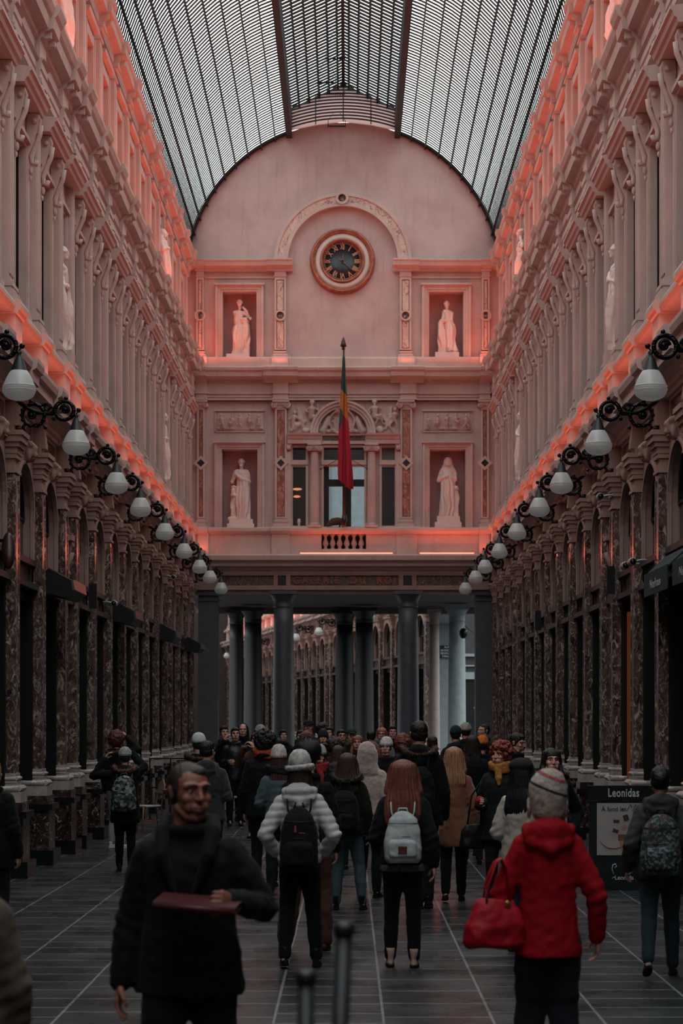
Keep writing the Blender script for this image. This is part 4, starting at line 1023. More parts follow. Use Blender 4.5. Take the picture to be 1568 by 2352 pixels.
for px0,px1,lab in ((455,500,'square grey pier under the left end of the facade'),(1092,1134,'square grey pier under the right end of the facade')):
    Yp=YB-.05; x0,x1=WX(px0,Yp),WX(px1,Yp); p=empty('stone_pier',((x0+x1)/2,Yp+.25,0),0,lab,'pier')
    h=(x1-x0)/2; m=MB(); m.box(-h,h,-.25,.25,.25,5.15); put('shaft',m,GREYST,p); m=MB(); m.box(-h-.04,h+.04,-.29,.29,5.15,5.2); m.box(-h-.1,h+.1,-.35,.35,5.3,5.42); m.box(-h,h,-.25,.25,5.2,5.3); put('capital',m,GREYST,p); m=MB(); m.box(-h-.06,h+.06,-.31,.31,0,.25); put('base',m,GREYST,p)
p=empty('stone_pier',(WX(1018,62.5),62.5,0),0,'pale square pier carrying the street sign beyond the passage','pier'); m=MB(); m.box(-.2,.24,-.2,.2,0,5.3); m.box(-.23,.27,-.23,.23,4.95,5.05); m.box(-.24,.28,-.24,.24,0,.3); m.box(-.21,.25,-.21,.21,3.1,3.115); put('shaft',m,PALEST,p)
sg=empty('street_sign',(WX(1026,62.2),62.24,WZ(1497,62.2)),0,'dark street name plate on the pale pier','sign')
m=MB(); m.box(-.22,.22,-.01,.0,-.2,.2); put('plate',m,M_('dark_green_plate','16282C',.4),sg)
WHT=M_('white_lettering','C8CCCC',.5,0,.0)
for i,t in enumerate(('RUE','DES BOUCHERS','BEENHOUWERS','STRAAT')):
    me=text_mesh(t,.085,.002,.001); setmats(me,WHT); wm=max(v.co.x for v in me.vertices)
    for v in me.vertices: v.co.x*=min(1,.2/wm)
    o=link('lettering',me,sg,(0,-.013,.14-.095*i)); o.rotation_euler=(PI/2,0,0)
# warm lantern hanging at the pale column
l=empty('hanging_lantern',(WX(1064,58.4),58.4,WZ(1455,58.4)),0,'small dark hanging lantern beside the pale column','lantern')
m=MB(); m.lathe([(0,-.15),(.07,-.14),(.12,-.04),(.12,.06),(.08,.14),(0,.16)],(0,0,0),14); m.tube([(0,0,.15),(.04,0,.22),(.3,0,.02)],.01,5); put('body',m,IRON,l)
# building across the street
bd=empty('street_building',(4.3,69,0),0,'dark shopfront across the street with a pale band above its windows','building')
m=MB(); m.box(-1.2,5,0,.4,0,9); put('wall',m,M_('dark_street_wall','2B3133',.8),bd)
m=MB(); m.box(-1.2,5,-.2,0,3.3,3.55); m.box(-1.2,5,-.1,0,3.75,3.8); m.box(-1.2,5,-.12,0,4.1,4.2); put('fascia_band',m,PALEST,bd)
m=MB(); m.box(-1.2,5,-.06,0,.6,3.2); put('window',m,GLASSD,bd)
m=MB(); m.box(-1.0,-.3,-.08,-.06,4.35,5.2); put('upper_window',m,emis('dim_warm_window','7A4A30',.25),bd)
m=MB(); m.ell((.35,-.3,3.2),.06,8,6); m.ell((.3,-.3,2.3),.05,8,6); put('shop_lights',m,emis('shop_bulb','FF9060',2),bd)
# pale building seen through the central window, above the passage roof
pb=empty('street_building',(0,64,6.6),0,'pale blue-grey building seen through the central facade window','building')
m=MB(); m.box(-3,3,0,.3,0,9.5); put('wall',m,PALEST,pb)
m=MB(); m.box(-1.0,-.45,-.06,0,0,8); m.box(-3,3,-.3,0,.75,.82); m.prism([(-1.1,.2),(-1.1,1.3),(1.2,.3),(1.2,.2)],-.05,0); put('grey_trim',m,M_('blue_grey_trim','5F6A70',.7),pb)

# ------------------------------------------------------------------ the second gallery, veering left
def far_wall():
    th=math.radians(10.2); root=empty('wall_far',(4.82,52.45,0),PI+th); tag(root,'wall of the next gallery seen through the passage, with arches and lamps','wall',kind='structure')
    def add(n,me,u,par=root): return link(n,me,par,(0,-u,0))
    y1=-PIL[0]+.3; y0=-84
    y1=-PIL[1]+.3
    m=MB(); m.box(-.5,-.09,y0,y1,0,11.5); put('wall_mass',m,PLASTER,root)
    st=PIL[1:]; ext=[st[-1]+HB*k for k in range(1,15)]; st=st+ext
    put('lower_cornice',cornice(1,y0,y1,[-u for u in st],.06,.27),STONE,root)
    for u in st:
        p=add('marble_pilaster',PP['marble_pilaster'],u)
        for n in ('capital','column_base','pedestal'): link(n,PP[n],p)
        add('upper_pedestal',PP['upper_pedestal'],u); add('fluted_pilaster',PP['fluted_pilaster'],u)
    for a,b_ in zip(st[:-1],st[1:]):
        c=(a+b_)/2; Q=BN if b_-a<1.5 else BP
        s=add('stone_arch',Q['stone_arch'],c); w_=add('arched_window',Q['arched_window'],c); link('window_frame',Q['window_frame'],w_)
        w_=add('shop_window',Q['shop_window'],c); link('shop_window_frame',Q['shop_window_frame'],w_)
        add('transom_beam',Q['transom_beam'],c); add('frieze_panel',Q['frieze_panel'],c); add('upper_wall',Q['upper_wall'],c); add('ledge',Q['ledge'],c)
    m=MB(); m.box(.3,.36,-50,-12,6.46,6.5); 
    return root,st,th
fw,FST,FTH=far_wall()
def fpt(x,u): # local -> world on the far wall
    return (4.82+math.cos(FTH)*-x-math.sin(FTH)*u, 52.45+math.sin(FTH)*-x+math.cos(FTH)*u)
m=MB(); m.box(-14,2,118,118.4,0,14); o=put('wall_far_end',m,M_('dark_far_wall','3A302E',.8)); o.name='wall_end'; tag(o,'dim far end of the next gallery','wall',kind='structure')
# unseen left wall and slatted roof, added to dim the next gallery
m=MB(); m.box(8.3,8.8,-84,-12.5,0,12.5); put('unseen_opposite_wall',m,PLASTER,fw)
m=MB()
yy=-84
while yy<-10.5: m.box(-.5,8.8,yy,yy+.3,12.5,12.6); yy+=.8
o=put('ceiling',m,ROOFIRON,None,fw.location,fw.rotation_euler.z); tag(o,'unseen slatted roof added to dim the next gallery','roof',kind='structure')
x_,y_=fpt(.5,35); area('led_strip_light',(x_,y_,6.5),.05,48,(PI,0,FTH),150,(1,.12,.05))

# ------------------------------------------------------------------ wall lamps
def lamp_meshes():
    m=MB()
    def q(x,y): return ((x-295)/1293.0, 0, 5.82+(720-y)/1293.0)      # metres from the pilaster face
    m.box(-.01,.02,-.03,.03,q(0,1060)[2],q(0,590)[2])
    def ring(cx,cy,r,t,a0=0,a1=2*PI,n=26,shrink=0):
        m.tube([q(cx+(r-shrink*k/n)*math.cos(a0+(a1-a0)*k/n),cy-(r-shrink*k/n)*math.sin(a0+(a1-a0)*k/n)) for k in range(n+1)],t,7)
    ring(560,800,185,.024,-.4*PI,1.7*PI,30,20); ring(550,800,80,.02,0,2.4*PI,24,50); m.ell(q(530,800),.034,10,8)
    m.tube([q(*p) for p in ((310,595),(380,620),(480,690),(600,745),(740,775),(870,775),(900,720),(940,640),(1010,590))],[.02,.026,.028,.026,.024,.03,.03,.028,.026],8)
    ring(1065,725,150,.026,PI*.9,-PI*1.0,30,0); ring(1075,710,75,.02,PI,-PI*1.4,22,45); m.ell(q(1080,712),.036,10,8)
    m.tube([q(420,960),q(390,1000),q(430,1050),q(345,1045)],.022,7)
    for p,r in (((1090,530),.026),((1295,720),.03),((525,580),.027),((890,860),.025),((755,1000),.024),((345,1040),.028)): m.ell(q(*p),r,10,8)
    for k in range(9):
        a=.3+k*.3; m.ell(q(770+85*math.cos(a),690-75*math.sin(a)),(.018,.014,.022),8,6)
    ring(790,675,42,.014)
    for k in range(14): a=2*PI*k/14; m.ell(q(560+185*math.cos(a),800-185*math.sin(a)),(.03,.036,.02),7,5)
    for k in range(12): a=2*PI*k/12; m.ell(q(1065+150*math.cos(a),725-150*math.sin(a)),(.028,.036,.02),7,5)
    m.tube([q(1290,740),q(1262,770),q(1240,800),q(1255,830)],.008,6)
    br=m.mesh('bracket',IRON)
    lx=q(1255,0)[0]; z=5.38
    m=MB(); m.lathe([(0,.395),(.02,.39),(.03,.37),(.018,.35),(.026,.33),(.05,.29),(.083,.185),(.086,.18),(0,.18)],(lx,0,z),20); cap=m.mesh('cap',M_('dark_zinc_cap','23292C',.45,.3,.1))
    m=MB(); pr=[(.084,.185),(.103,.16),(.126,.12),(.146,.078),(.161,.038),(.165,.03),(.174,.024),(.166,.016),(.166,.010),(.176,.004),(.168,-.004),(.168,-.010),(.177,-.016),(.170,-.024),(.165,-.045),(.15,-.072),(.125,-.094),(.09,-.11),(.05,-.12),(0,-.124)]
    m.lathe([(0,.185)]+pr,(lx,0,z),32); gl=m.mesh('globe',OPALg)
    return br,cap,gl
BR,CP,GB=lamp_meshes()
LPS=[p for i,p in enumerate(PIL) if i in ()]
LAMPY=[20.22,24.46,28.7,32.02,36.26,40.5,44.74,48.06,52.3]
ORD=['nearest the viewer','second from the viewer','third from the viewer','fourth from the viewer','fifth from the viewer','fourth from the facade','third from the facade','next to last by the facade','last by the facade']
for s,rot,side in ((-1,0,'left'),(1,PI,'right')):
    for i,y in enumerate(LAMPY):
        r=empty('wall_lamp',(s*(WALLX-.37),y,0),rot,'white glass lamp on a black scroll bracket, %s wall, %s'%(side,ORD[i]),'lamp','scroll bracket lamps along both walls')
        link('bracket',BR,r); link('cap',CP,r); link('globe',GB,r)
fl_=['nearest one, right of centre','second one from the right','third one from the right','fourth one from the right','farthest left one']
for i,u in enumerate((15.8,27.0,33.0,47.0,59.0)):
    x_,y_=fpt(.37,u); r=empty('wall_lamp',(x_,y_,0),PI+FTH,'small distant white lamp in the next gallery behind the columns, '+fl_[i],'lamp','lamps of the next gallery')
    link('bracket',BR,r); link('cap',CP,r); link('globe',GB,r)
# ------------------------------------------------------------------ people
def v3(*a): return Vector(a)
SKIN=M_('skin','BC8C7B',.55,0,.08,30,.05,200); SKIN_D=M_('skin_warm','7E4E40',.6,0,.08,30)
EYEW=M_('eye_white','8F8782',.3,0,0); EYED=M_('iris_dark','140E0C',.2,0,0); LIPS=M_('lips','8A4A44',.45,0,.05)
def C(hexs, rough=.85, bump=.25, var=.15, spec=.16, sheen=.03, scale=8, bscale=25):
    return M_('cloth_'+hexs+'_%d'%int(rough*100), hexs, rough,0,var,scale,bump,bscale,spec,sheen)
def HAIR(hexs): 
    return M_('hair_'+hexs,hexs,.5,0,.45,22,.5,45,.45,0,(3,3,.35))
KNIT={}
def knit(hexs, ribs=0):
    k=(hexs,ribs)
    if k in KNIT: return KNIT[k]
    m,nt,b=nmat('knit_'+hexs); co=coords(nt,(1,1,1)); wv=N(nt,'ShaderNodeTexNoise'); wv.inputs['Scale'].default_value=38; wv.inputs['Detail'].default_value=2; L(nt,co,wv.inputs[0])
    c=lin(hexs); r=ramp(nt,wv.outputs['Fac'],[(.3,tuple(x*.6 for x in c[:3])),(.65,tuple(min(1,x*1.2) for x in c[:3]))]); L(nt,r.outputs[0],b.inputs['Base Color'])
    b.inputs['Roughness'].default_value=.95; bp=N(nt,'ShaderNodeBump'); bp.inputs['Strength'].default_value=.6; bp.inputs['Distance'].default_value=.01; L(nt,wv.outputs['Fac'],bp.inputs['Height']); L(nt,bp.outputs[0],b.inputs['Normal'])
    KNIT[k]=m; return m

def head_mesh(male):
    m=MB(); w=1.0 if male else .95; g=1.0 if male else .72
    m.ell((0,.012,.038),(.076*w,.094,.080),20,14); m.ell((0,-.025,.0),(.066*w,.066,.075),18,12)
    m.ell((0,-.034,-.045),(.057*w,.052,.055),16,10); m.ell((0,-.060,-.094),(.026*w if male else .021,.022,.022),12,8)
    m.limb([(-.05*w,.0,-.06),(-.03,-.05,-.092),(0,-.064,-.1),(.03,-.05,-.092),(.05*w,.0,-.06)],[.02,.02,.018,.02,.02],10)
    m.limb([(0,-.086,.03),(0,-.096,.008),(0,-.109 if male else -.105,-.016)],[.009*g,.010*g,.0125*g],10); m.ell((-.012,-.098,-.02),(.009,.011,.008),8,6); m.ell((.012,-.098,-.02),(.009,.011,.008),8,6)
    m.limb([(-.052*w,-.062,.034),(-.03,-.083,.040),(0,-.086,.034),(.03,-.083,.040),(.052*w,-.062,.034)],[.012*g,.012*g,.009*g,.012*g,.012*g],8)
    for s in (-1,1): m.ell((s*.043*w,-.066,-.018),(.024,.02,.022),10,8); m.ell((s*.036*w,-.066,-.05),(.02,.02,.028),10,8)
    m.ell((0,-.078,-.055),(.03,.02,.025),12,8)
    m.limb([(-.022,-.088,-.053),(0,-.097,-.050),(.022,-.088,-.053)],[.0045,.0065,.0045],8); m.limb([(-.02,-.087,-.064),(0,-.095,-.066),(.02,-.087,-.064)],[.005,.0075,.005],8)
    for s in (-1,1):
        m.ell((s*.077*w,.012,.0),(.008,.018,.031),10,8); m.ell((s*.081*w,.02,.014),(.007,.015,.016),8,6)
    m.limb([(0,.015,-.05),(0,.022,-.11),(0,.03,-.2)],[.055 if male else .046,.056 if male else .046,.066 if male else .056],14)
    def disp(c,n):
        for s in (-1,1):
            d=((c.x-s*.031)**2+(c.z-.012)**2)
            if c.y<-.04: c=c+v3(0,.011*math.exp(-d/.00022),0)
        if c.y<-.07: c=c+v3(0,.004*math.exp(-((c.z+.0585)**2)/.000012-(c.x**2)/.0006),0)
        return c
    return union(m,.0042,2,disp)
HEADS={True:head_mesh(True),False:head_mesh(False)}
def lo(me,ratio):
    o=bpy.data.objects.new('t',me); COL.objects.link(o); d=o.modifiers.new('d','DECIMATE'); d.ratio=ratio
    dg=bpy.context.evaluated_depsgraph_get(); dg.update(); r=bpy.data.meshes.new_from_object(o.evaluated_get(dg)); bpy.data.objects.remove(o)
    return r
HEADS_LO={k:lo(v,.18) for k,v in HEADS.items()}

def hand_mesh(curl):
    m=MB()
    m.loft([(0,0,.02,.026,.02),(0,0,-.01,.028,.019),(.0,0,-.04,.036,.016),(0,0,-.075,.041,.014),(0,0,-.092,.038,.011)],16,2.4)
    for i,(x,l,r) in enumerate(((-.030,.068,.0082),(-.011,.078,.0088),(.009,.073,.0085),(.028,.058,.0075))):
        p=v3(x,0,-.085); a=0; pts=[v3(x*.9,0,-.06),p.copy()]; rr=[r*1.05,r*1.05]
        for k,(f,bd) in enumerate(((.42,curl*.8),(.32,curl*1.1),(.26,curl*.7))):
            a+=bd+.04*i; p=p+v3(x*.06,-math.sin(a),-math.cos(a))*l*f; pts.append(p.copy()); rr.append(r*(1-.1*k))
        m.limb(pts,rr,9)
    m.limb([(-.022,-.004,-.02),(-.045,-.016,-.045),(-.052,-.03-.01*curl,-.072),(-.046,-.042-.012*curl,-.095)],[.015,.0125,.0105,.009],10)
    return union(m,.0042,1)
HAND={k:hand_mesh(c) for k,c in (('relax',.32),('grip',1.05),('flat',.08))}
HAND_LO={k:lo(v,.25) for k,v in HAND.items()}

def eye_mesh():
    m=MB(); m.ell((0,0,0),(.0115,.0105,.0085),12,8); m.m=1; m.ell((0,-.006,0),(.0064,.0058,.0064),10,6)
    me=m.mesh('eye',[EYEW,EYED]); return me
EYE=eye_mesh()
def brow_mesh(s,mat):
    m=MB(); m.tube([(s*.014,-.0945,.036),(s*.03,-.0955,.043),(s*.05,-.078,.038)],[.0022,.0028,.0015],6,1.2); return m.mesh('eyebrow',mat)
def lips_mesh():
    m=MB(); m.tube([(-.021,-.0905,-.0565),(-.006,-.1015,-.0525),(0,-.102,-.054),(.006,-.1015,-.0525),(.021,-.0905,-.0565)],[.0015,.0035,.003,.0035,.0015],6); m.tube([(-.019,-.0905,-.0615),(0,-.1015,-.0655),(.019,-.0905,-.0615)],[.0015,.0045,.0015],6)
    return m.mesh('lips',LIPS)
LIPM=lips_mesh()

def spikes(m, pts, rad, n, ln, w, seed=1, flatz=1.0):
    rr=random.Random(seed); L_=len(pts)
    for i in range(n):
        t=rr.random()*(L_-1); k=int(t); f=t-k; c=Vector(pts[k]).lerp(Vector(pts[min(k+1,L_-1)]),f)
        d=Vector((rr.gauss(0,1),rr.gauss(0,1),rr.gauss(0,1)*flatz)).normalized(); a=d.orthogonal().normalized(); b=d.cross(a)
        base=c+d*rad*.75; tip=c+d*(rad+ln*rr.uniform(.5,1.2))+Vector((0,0,-ln*.3))
        o=len(m.v); m.v+=[tuple(base+a*w),tuple(base-a*w*.5+b*w*.8),tuple(base-a*w*.5-b*w*.8),tuple(tip)]
        for t3 in ((0,1,3),(1,2,3),(2,0,3)): m.f.append(tuple(q+o for q in t3)); m.mi.append(m.m); m.sm.append(True)

def hair_build(kind, seed=1, length=.42, voxel=.008):
    m=MB(); rr=random.Random(seed)
    if kind=='short':
        m.ell((0,.020,.046),(.083,.098,.086),20,14); m.ell((0,.035,0),(.082,.08,.07)); m.ell((0,-.03,.09),(.06,.055,.035))
        for s in (-1,1): m.ell((s*.071,.0,.02),(.014,.03,.035))
        def d(c,n): return c+n*(.005*noise.noise(c*60)+.003*noise.noise(c*140))
    elif kind=='thin':
        m.ell((0,.022,.043),(.080,.095,.083),20,14); m.ell((0,.035,0),(.079,.078,.07)); m.ell((.012,-.02,.087),(.05,.05,.03))
        for s in (-1,1): m.ell((s*.072,.006,.015),(.010,.028,.04))
        def d(c,n): return c+n*(.003*noise.noise(c*80))
    elif kind in('long','longfront'):
        m.ell((0,.018,.046),(.087,.100,.088),20,14)
        L_=length
        m.loft([(0,.02,.09,.06,.07),(0,.03,.04,.088,.088),(0,.045,-.04,.095,.075),(0,.06,-.12,.10,.062),(0,.075,-.2,.115,.055),(.0,.085,-.2-(L_-.2)*.5,.12,.045),(.01,.088,-L_*.9,.10,.032),(.015,.088,-L_,.06,.018)],26)
        for s in (-1,1):
            m.limb([(s*.055,-.03,.08),(s*.082,-.02,.02),(s*.09,.0,-.06),(s*.095,.02,-.14)],[.03,.022,.026,.03],10)
            if kind=='longfront': m.limb([(s*.085,-.01,-.05),(s*.095,-.045,-.14),(s*.085,-.07,-.24)],[.026,.03,.018],10)
        def d(c,n):
            a=math.atan2(c.x,c.y-.02); f=(1 if c.z<.1 else .3)*(.25 if c.y<-.02 else 1)*max(0,min(1,(c.z+L_-.02)/.1))
            return c+n*f*(.0035*math.sin(a*30+noise.noise(c*6+v3(seed,0,0))*5)+.008*noise.noise(v3(c.x*14,c.y*14,c.z*3)))
    elif kind=='curly':
        m.ell((0,.02,.045),(.1,.105,.1)); m.ell((0,.04,-.02),(.1,.09,.08))
        for k in range(130):
            a=rr.uniform(0,2*PI); t=rr.uniform(-.65,1); q=math.sqrt(1-min(1,t*t)); x,y,z=.115*q*math.cos(a),.02+.115*q*math.sin(a),.035+.115*t
            if y<-.045 and z<.075: continue
            m.ell((x,y,z),rr.uniform(.014,.026),7,5)
        spikes(m,[(0,.03,.06),(0,.03,.03)],.115,500,.028,.007,seed)
        def d(c,n): return c+n*.010*noise.noise(c*75)
    elif kind=='bun':
        m.ell((0,.020,.046),(.084,.098,.087),20,14); m.ell((0,.035,-.01),(.08,.078,.06)); m.ell((0,.12,.03),(.05,.05,.05))
        def d(c,n): return c+n*.005*noise.noise(c*60)
    return union(m,voxel,1,d)
_hc={}
def hair(kind,mat,seed=1,length=.42,far=False):
    k=(kind,seed,length,far)
    if k not in _hc: _hc[k]=hair_build(kind,seed,length,.013 if far else .0075)
    me=_hc[k].copy(); return setmats(me,mat)

def hat_mesh(kind,mats,seed=3):
    m=MB()
    if kind=='beanie':
        m.loft([(0,.008,.028,.088,.104),(0,.010,.032,.094,.110),(0,.01,.06,.096,.111),(0,.012,.07,.092,.106),(0,.014,.10,.086,.099),(0,.018,.135,.066,.078),(0,.022,.155,.036,.044),(0,.023,.162,.01,.012)],40)
        for i,v in enumerate(m.v):
            a=math.atan2(v[1]-.01,v[0]); k=1+.014*math.sin(a*20)
            m.v[i]=(v[0]*k,(v[1]-.01)*k+.01,v[2]+.002*math.sin(a*5))
    elif kind=='fuzzy':
        m.loft([(0,.01,.04,.095,.11),(0,.012,.09,.096,.108),(0,.02,.14,.08,.09),(0,.026,.175,.05,.055),(0,.028,.185,.015,.02)],30)
        m.tube([(.102*math.cos(a),.01+.117*math.sin(a),.035-.012*math.cos(a)) for a in [2*PI*k/28 for k in range(29)]],.022,8); m.m=0
        spikes(m,[(.104*math.cos(a),.01+.12*math.sin(a),.03) for a in [2*PI*k/20 for k in range(21)]],.018,500,.012,.004,seed)
    elif kind=='pompom':
        m.loft([(0,.008,.02,.088,.104),(0,.01,.024,.097,.112),(0,.01,.055,.098,.112),(0,.012,.065,.094,.107),(0,.014,.12,.086,.098),(0,.02,.165,.062,.07),(0,.024,.19,.02,.024)],36)
    elif kind=='beret':
        m.ell((0,.03,.085),(.112,.122,.075),26,14); m.loft([(0,.01,.04,.088,.104),(0,.01,.075,.092,.107)],26); m.ell((0,.03,.155),.01,8,6)
    elif kind=='cap':
        m.loft([(0,.01,.045,.09,.105),(0,.01,.075,.092,.107),(0,.012,.11,.082,.094),(0,.015,.135,.055,.062),(0,.015,.145,.015,.016)],26); m.ell((0,-.12,.055),(.06,.06,.012),16,6)
    elif kind=='furhat':
        m.ell((0,.012,.08),(.118,.13,.105),24,14); spikes(m,[(0,.01,.04),(0,.012,.08),(0,.012,.12)],.10,1400,.03,.005,seed)
    me=m.mesh('hat',mats); return me

def fur_ring(pts,rad,n,mat,ln=.035,seed=5):
    m=MB(); m.tube(pts,rad*.8,8); spikes(m,pts,rad*.9,n,ln,.005,seed); return m.mesh('fur_trim',mat)

ARM={'hang':((.132,.012,.625),(.138,-.03,.49)),'pocket':((.165,.045,.635),(.115,-.055,.545)),'bent':((.136,.01,.635),(.075,-.165,.66)),
     'up':((.19,-.06,.86),(.05,-.07,.975)),'phone':((.15,-.12,.70),(.05,-.19,.87)),'low':((.136,.02,.63),(.095,-.12,.56)),'back':((.14,.05,.63),(.15,.04,.5)),
     'swing':((.138,.05,.64),(.155,-.04,.515))}
ALL=[]
def person(px, s, h, rz, label, coat=None, legs='15171B', male=False, hk=('short','1C1512'), hat=None, head=0, tilt=0, arms=('hang','hang'), hem=.46, puff=1.0, quilt=False,
           hood=None, hoodup=None, fur=None, scarf=None, face=False, shoes='101114', boot=False, feet=None, flare=1.0, skinny=True, headx=0, lean=0, scarfw=1, cuffhands=('relax','relax'), hairlen=.42, glasses=False, gloves=None, coatmat=None, hs=None, group=None, y=None, x=None, collar=True, slim=1.0, skin=None):
    X=CX+(px-800)/s if x is None else x; Yw=F/s if y is None else y
    far=s<170
    root=empty('person',(X,Yw,0),math.radians(rz)); tag(root,label,'person')
    if group: root['group']=group
    W=1.06 if male else .96; W*=slim
    sk=skin or SKIN; k=h/1.72
    cm=coatmat or C(coat or '15171B'); 
    feet=feet or ((-.055,0,0),(.055,0,0))
    # joints
    hips=[v3(-.05*h*W,0,.5*h),v3(.05*h*W,0,.5*h)]
    ank=[v3(f[0]*h,f[1]*h,.055*h+f[2]*h) for f in feet]
    knee=[]
    for hp,an in zip(hips,ank):
        mid=(hp+an)/2; bend=max(0,(.46*h)-(hp-an).length)
        knee.append(mid+v3(0,-.012*h-1.2*bend,.015*h))
    sh=[v3(-.088*h*W,.0,.80*h),v3(.088*h*W,0,.80*h)]
    for q in sh: q.y-=lean*.3*h
    el=[];hd=[]
    for i,a in enumerate(arms):
        e,w_=(ARM[a] if isinstance(a,str) else a); sg=-1 if i==0 else 1
        if isinstance(a,str): e=(e[0]*sg,e[1],e[2]); w_=(w_[0]*sg,w_[1],w_[2])
        el.append(v3(*e)*h); hd.append(v3(*w_)*h)
    HZ=.937*h; Hc=v3(headx*h,-lean*.36*h-.008*h,HZ)
    Mh=Matrix.Translation(Hc)@Matrix.Rotation(math.radians(head),4,'Z')@Matrix.Rotation(math.radians(tilt),4,'X')@Matrix.Scale(k*1.0,4)
    # body: one skin
    b=MB()
    b.loft([(0,0,.47*h,.07*h*W,.05*h),(0,0,.54*h,.09*h*W,.06*h),(0,0,.63*h,.075*h*W,.052*h),(0,-.005*h-lean*.15*h,.73*h,.08*h*W,.055*h),(0,-lean*.3*h,.79*h,.078*h*W,.042*h),(headx*.4*h,-lean*.33*h,.845*h,.045*h,.04*h)],16)
    for i in range(2):
        b.limb([hips[i],knee[i],ank[i]],[.05*h,.033*h,.022*h],10); b.limb([sh[i]-v3(0,0,.02*h),el[i],hd[i].lerp(el[i],.1)],[.024*h,.022*h,.017*h],10)
        b.limb([ank[i]+v3(0,.01*h,-.02*h),ank[i]+v3(0,-.07*h,-.03*h)],[.02*h,.015*h],8)
    vb=.03 if far else .018
    bm=union(b,vb,1)
    B=MB(); B.join_mesh(bm); bpy.data.meshes.remove(bm)
    B.join_mesh((HEADS_LO if far else HEADS)[male],Mh)
    HM=HAND_LO if s<260 else HAND
    for i in range(2):
        d=(hd[i]-el[i]).normalized(); sg=-1 if i==0 else 1
        zax=-d; xax=v3(0,1,0).cross(zax) if abs(d.y)<.8 else v3(1,0,0)
        inward=v3(-sg,0,0)
        # palm normal (-y local) points inward to the body
        yax=(-inward)-zax*(-inward).dot(zax)
        if yax.length<.2: yax=v3(0,0,1)-zax*zax.z
        yax.normalize(); xax=yax.cross(zax)
        M=Matrix((xax,yax,zax)).transposed().to_4x4(); M.translation=hd[i]-d*.012
        # thumb forward: local -x should face -y (front)
        fl=1 if (-xax).y<0 else -1
        Mm=M@Matrix.Diagonal((fl*k,k,k,1)).to_4x4()
        o=len(B.f); B.join_mesh(HM[cuffhands[i]],Mm)
        if fl<0: B.f[o:]=[tuple(reversed(q)) for q in B.f[o:]]
    mats=[sk]
    if gloves: mats=[sk]
    body=put('body',B,mats,root)
    if gloves:
        g=MB()
        for i in range(2):
            d=(hd[i]-el[i]).normalized(); g.ell(hd[i]+d*.045,(.05,.05,.06),10,8); g.limb([hd[i]-d*.04,hd[i]+d*.03],[.035,.042],8); g.ell(hd[i]+d*.05+v3(0,-.04,.01),.022,8,6)
        me=union(g,.012,1); setmats(me,C(gloves)); link('gloves',me,root)
    # eyes, brows, lips
    if face:
        hm=HAIR(hk[1]) if hk else EYED
        for sg in (-1,1):
            e=link('eye',EYE,root); e.matrix_local=Mh@Matrix.Translation((sg*.031*(1 if male else .95),-.0715,.012))
            q=link('eyebrow',brow_mesh(sg*(1 if male else .93),hm),root); q.matrix_local=Mh
        q=link('lips',LIPM,root); q.matrix_local=Mh
        if glasses:
            g=MB()
            for sg in (-1,1): g.tube([(sg*.031+.024*math.cos(a),-.098,.012+.02*math.sin(a)) for a in [2*PI*t/16 for t in range(17)]],.0022,5); g.tube([(sg*.055,-.096,.016),(sg*.08,-.0,.016)],.002,5)
            g.tube([(-.008,-.1,.016),(.008,-.1,.016)],.002,5); q=put('glasses',g,IRON,root); q.matrix_local=Mh
    # trousers
    t=MB(); tr_=(.056,.040,.030) if skinny else (.062,.050,.041)
    t.loft([(0,0,.44*h,.07*h*W,.055*h),(0,0,.50*h,.098*h*W,.068*h),(0,0,.57*h,.085*h*W,.06*h)],18)
    for i in range(2): t.limb([hips[i]-v3(0,0,.01*h),knee[i],knee[i].lerp(ank[i],.5)+v3(0,.006*h,0),ank[i]+v3(0,0,.0)],[tr_[0]*h,tr_[1]*h,(tr_[1]*.5+tr_[2]*.5)*1.05*h,tr_[2]*h],12)
    def td(c,n): return c+n*(.010 if not skinny else .006)*noise.noise(v3(c.x*7,c.y*7,c.z*16)+v3(px,0,0))
    me=union(t,.024 if far else .014,1,td); setmats(me,C(legs,.9)); link('trousers',me,root)
    # shoes
    for i in range(2):
        f=MB(); an=ank[i]; g=an+v3(0,0,-.055*h-(0)); lift=feet[i][2]*h
        pitch=min(.8,lift*6)
        f.loft([(0,-.035,.0,.036,.105),(0,-.035,.012,.040,.112),(0,-.033,.024,.039,.108)],18,2.6)   # sole
        f.m=1
        f.loft([(0,-.035,.022,.037,.104),(0,-.030,.04,.036,.096),(0,-.01,.06,.033,.066),(0,.012,.085,.032,.046),(0,.02,.11,.034,.042)]+([(0,.02,.14,.038,.045),(0,.02,.17,.040,.046)] if boot else []),18)
        for q in range(4): f.tube([(-.018,-.055+.02*q,.058+.011*q),(.018,-.055+.02*q,.058+.011*q)],.004,5)
        M=Matrix.Translation(g+v3(0,-.0,.0))@Matrix.Rotation(pitch,4,'X')@Matrix.Rotation(.12*(-1 if i==0 else 1),4,'Z')@Matrix.Scale(k*(1.06 if male else .95),4)
        f.xform(M); put('boot' if boot else 'shoe',f,[C('0C0C0D' if shoes!='C9C6C0' else 'B9B6B0'),C(shoes,.6)],root)
    # coat
    c=MB(); P_=puff; yl=lambda z: -lean*max(0,(z-.5))*h
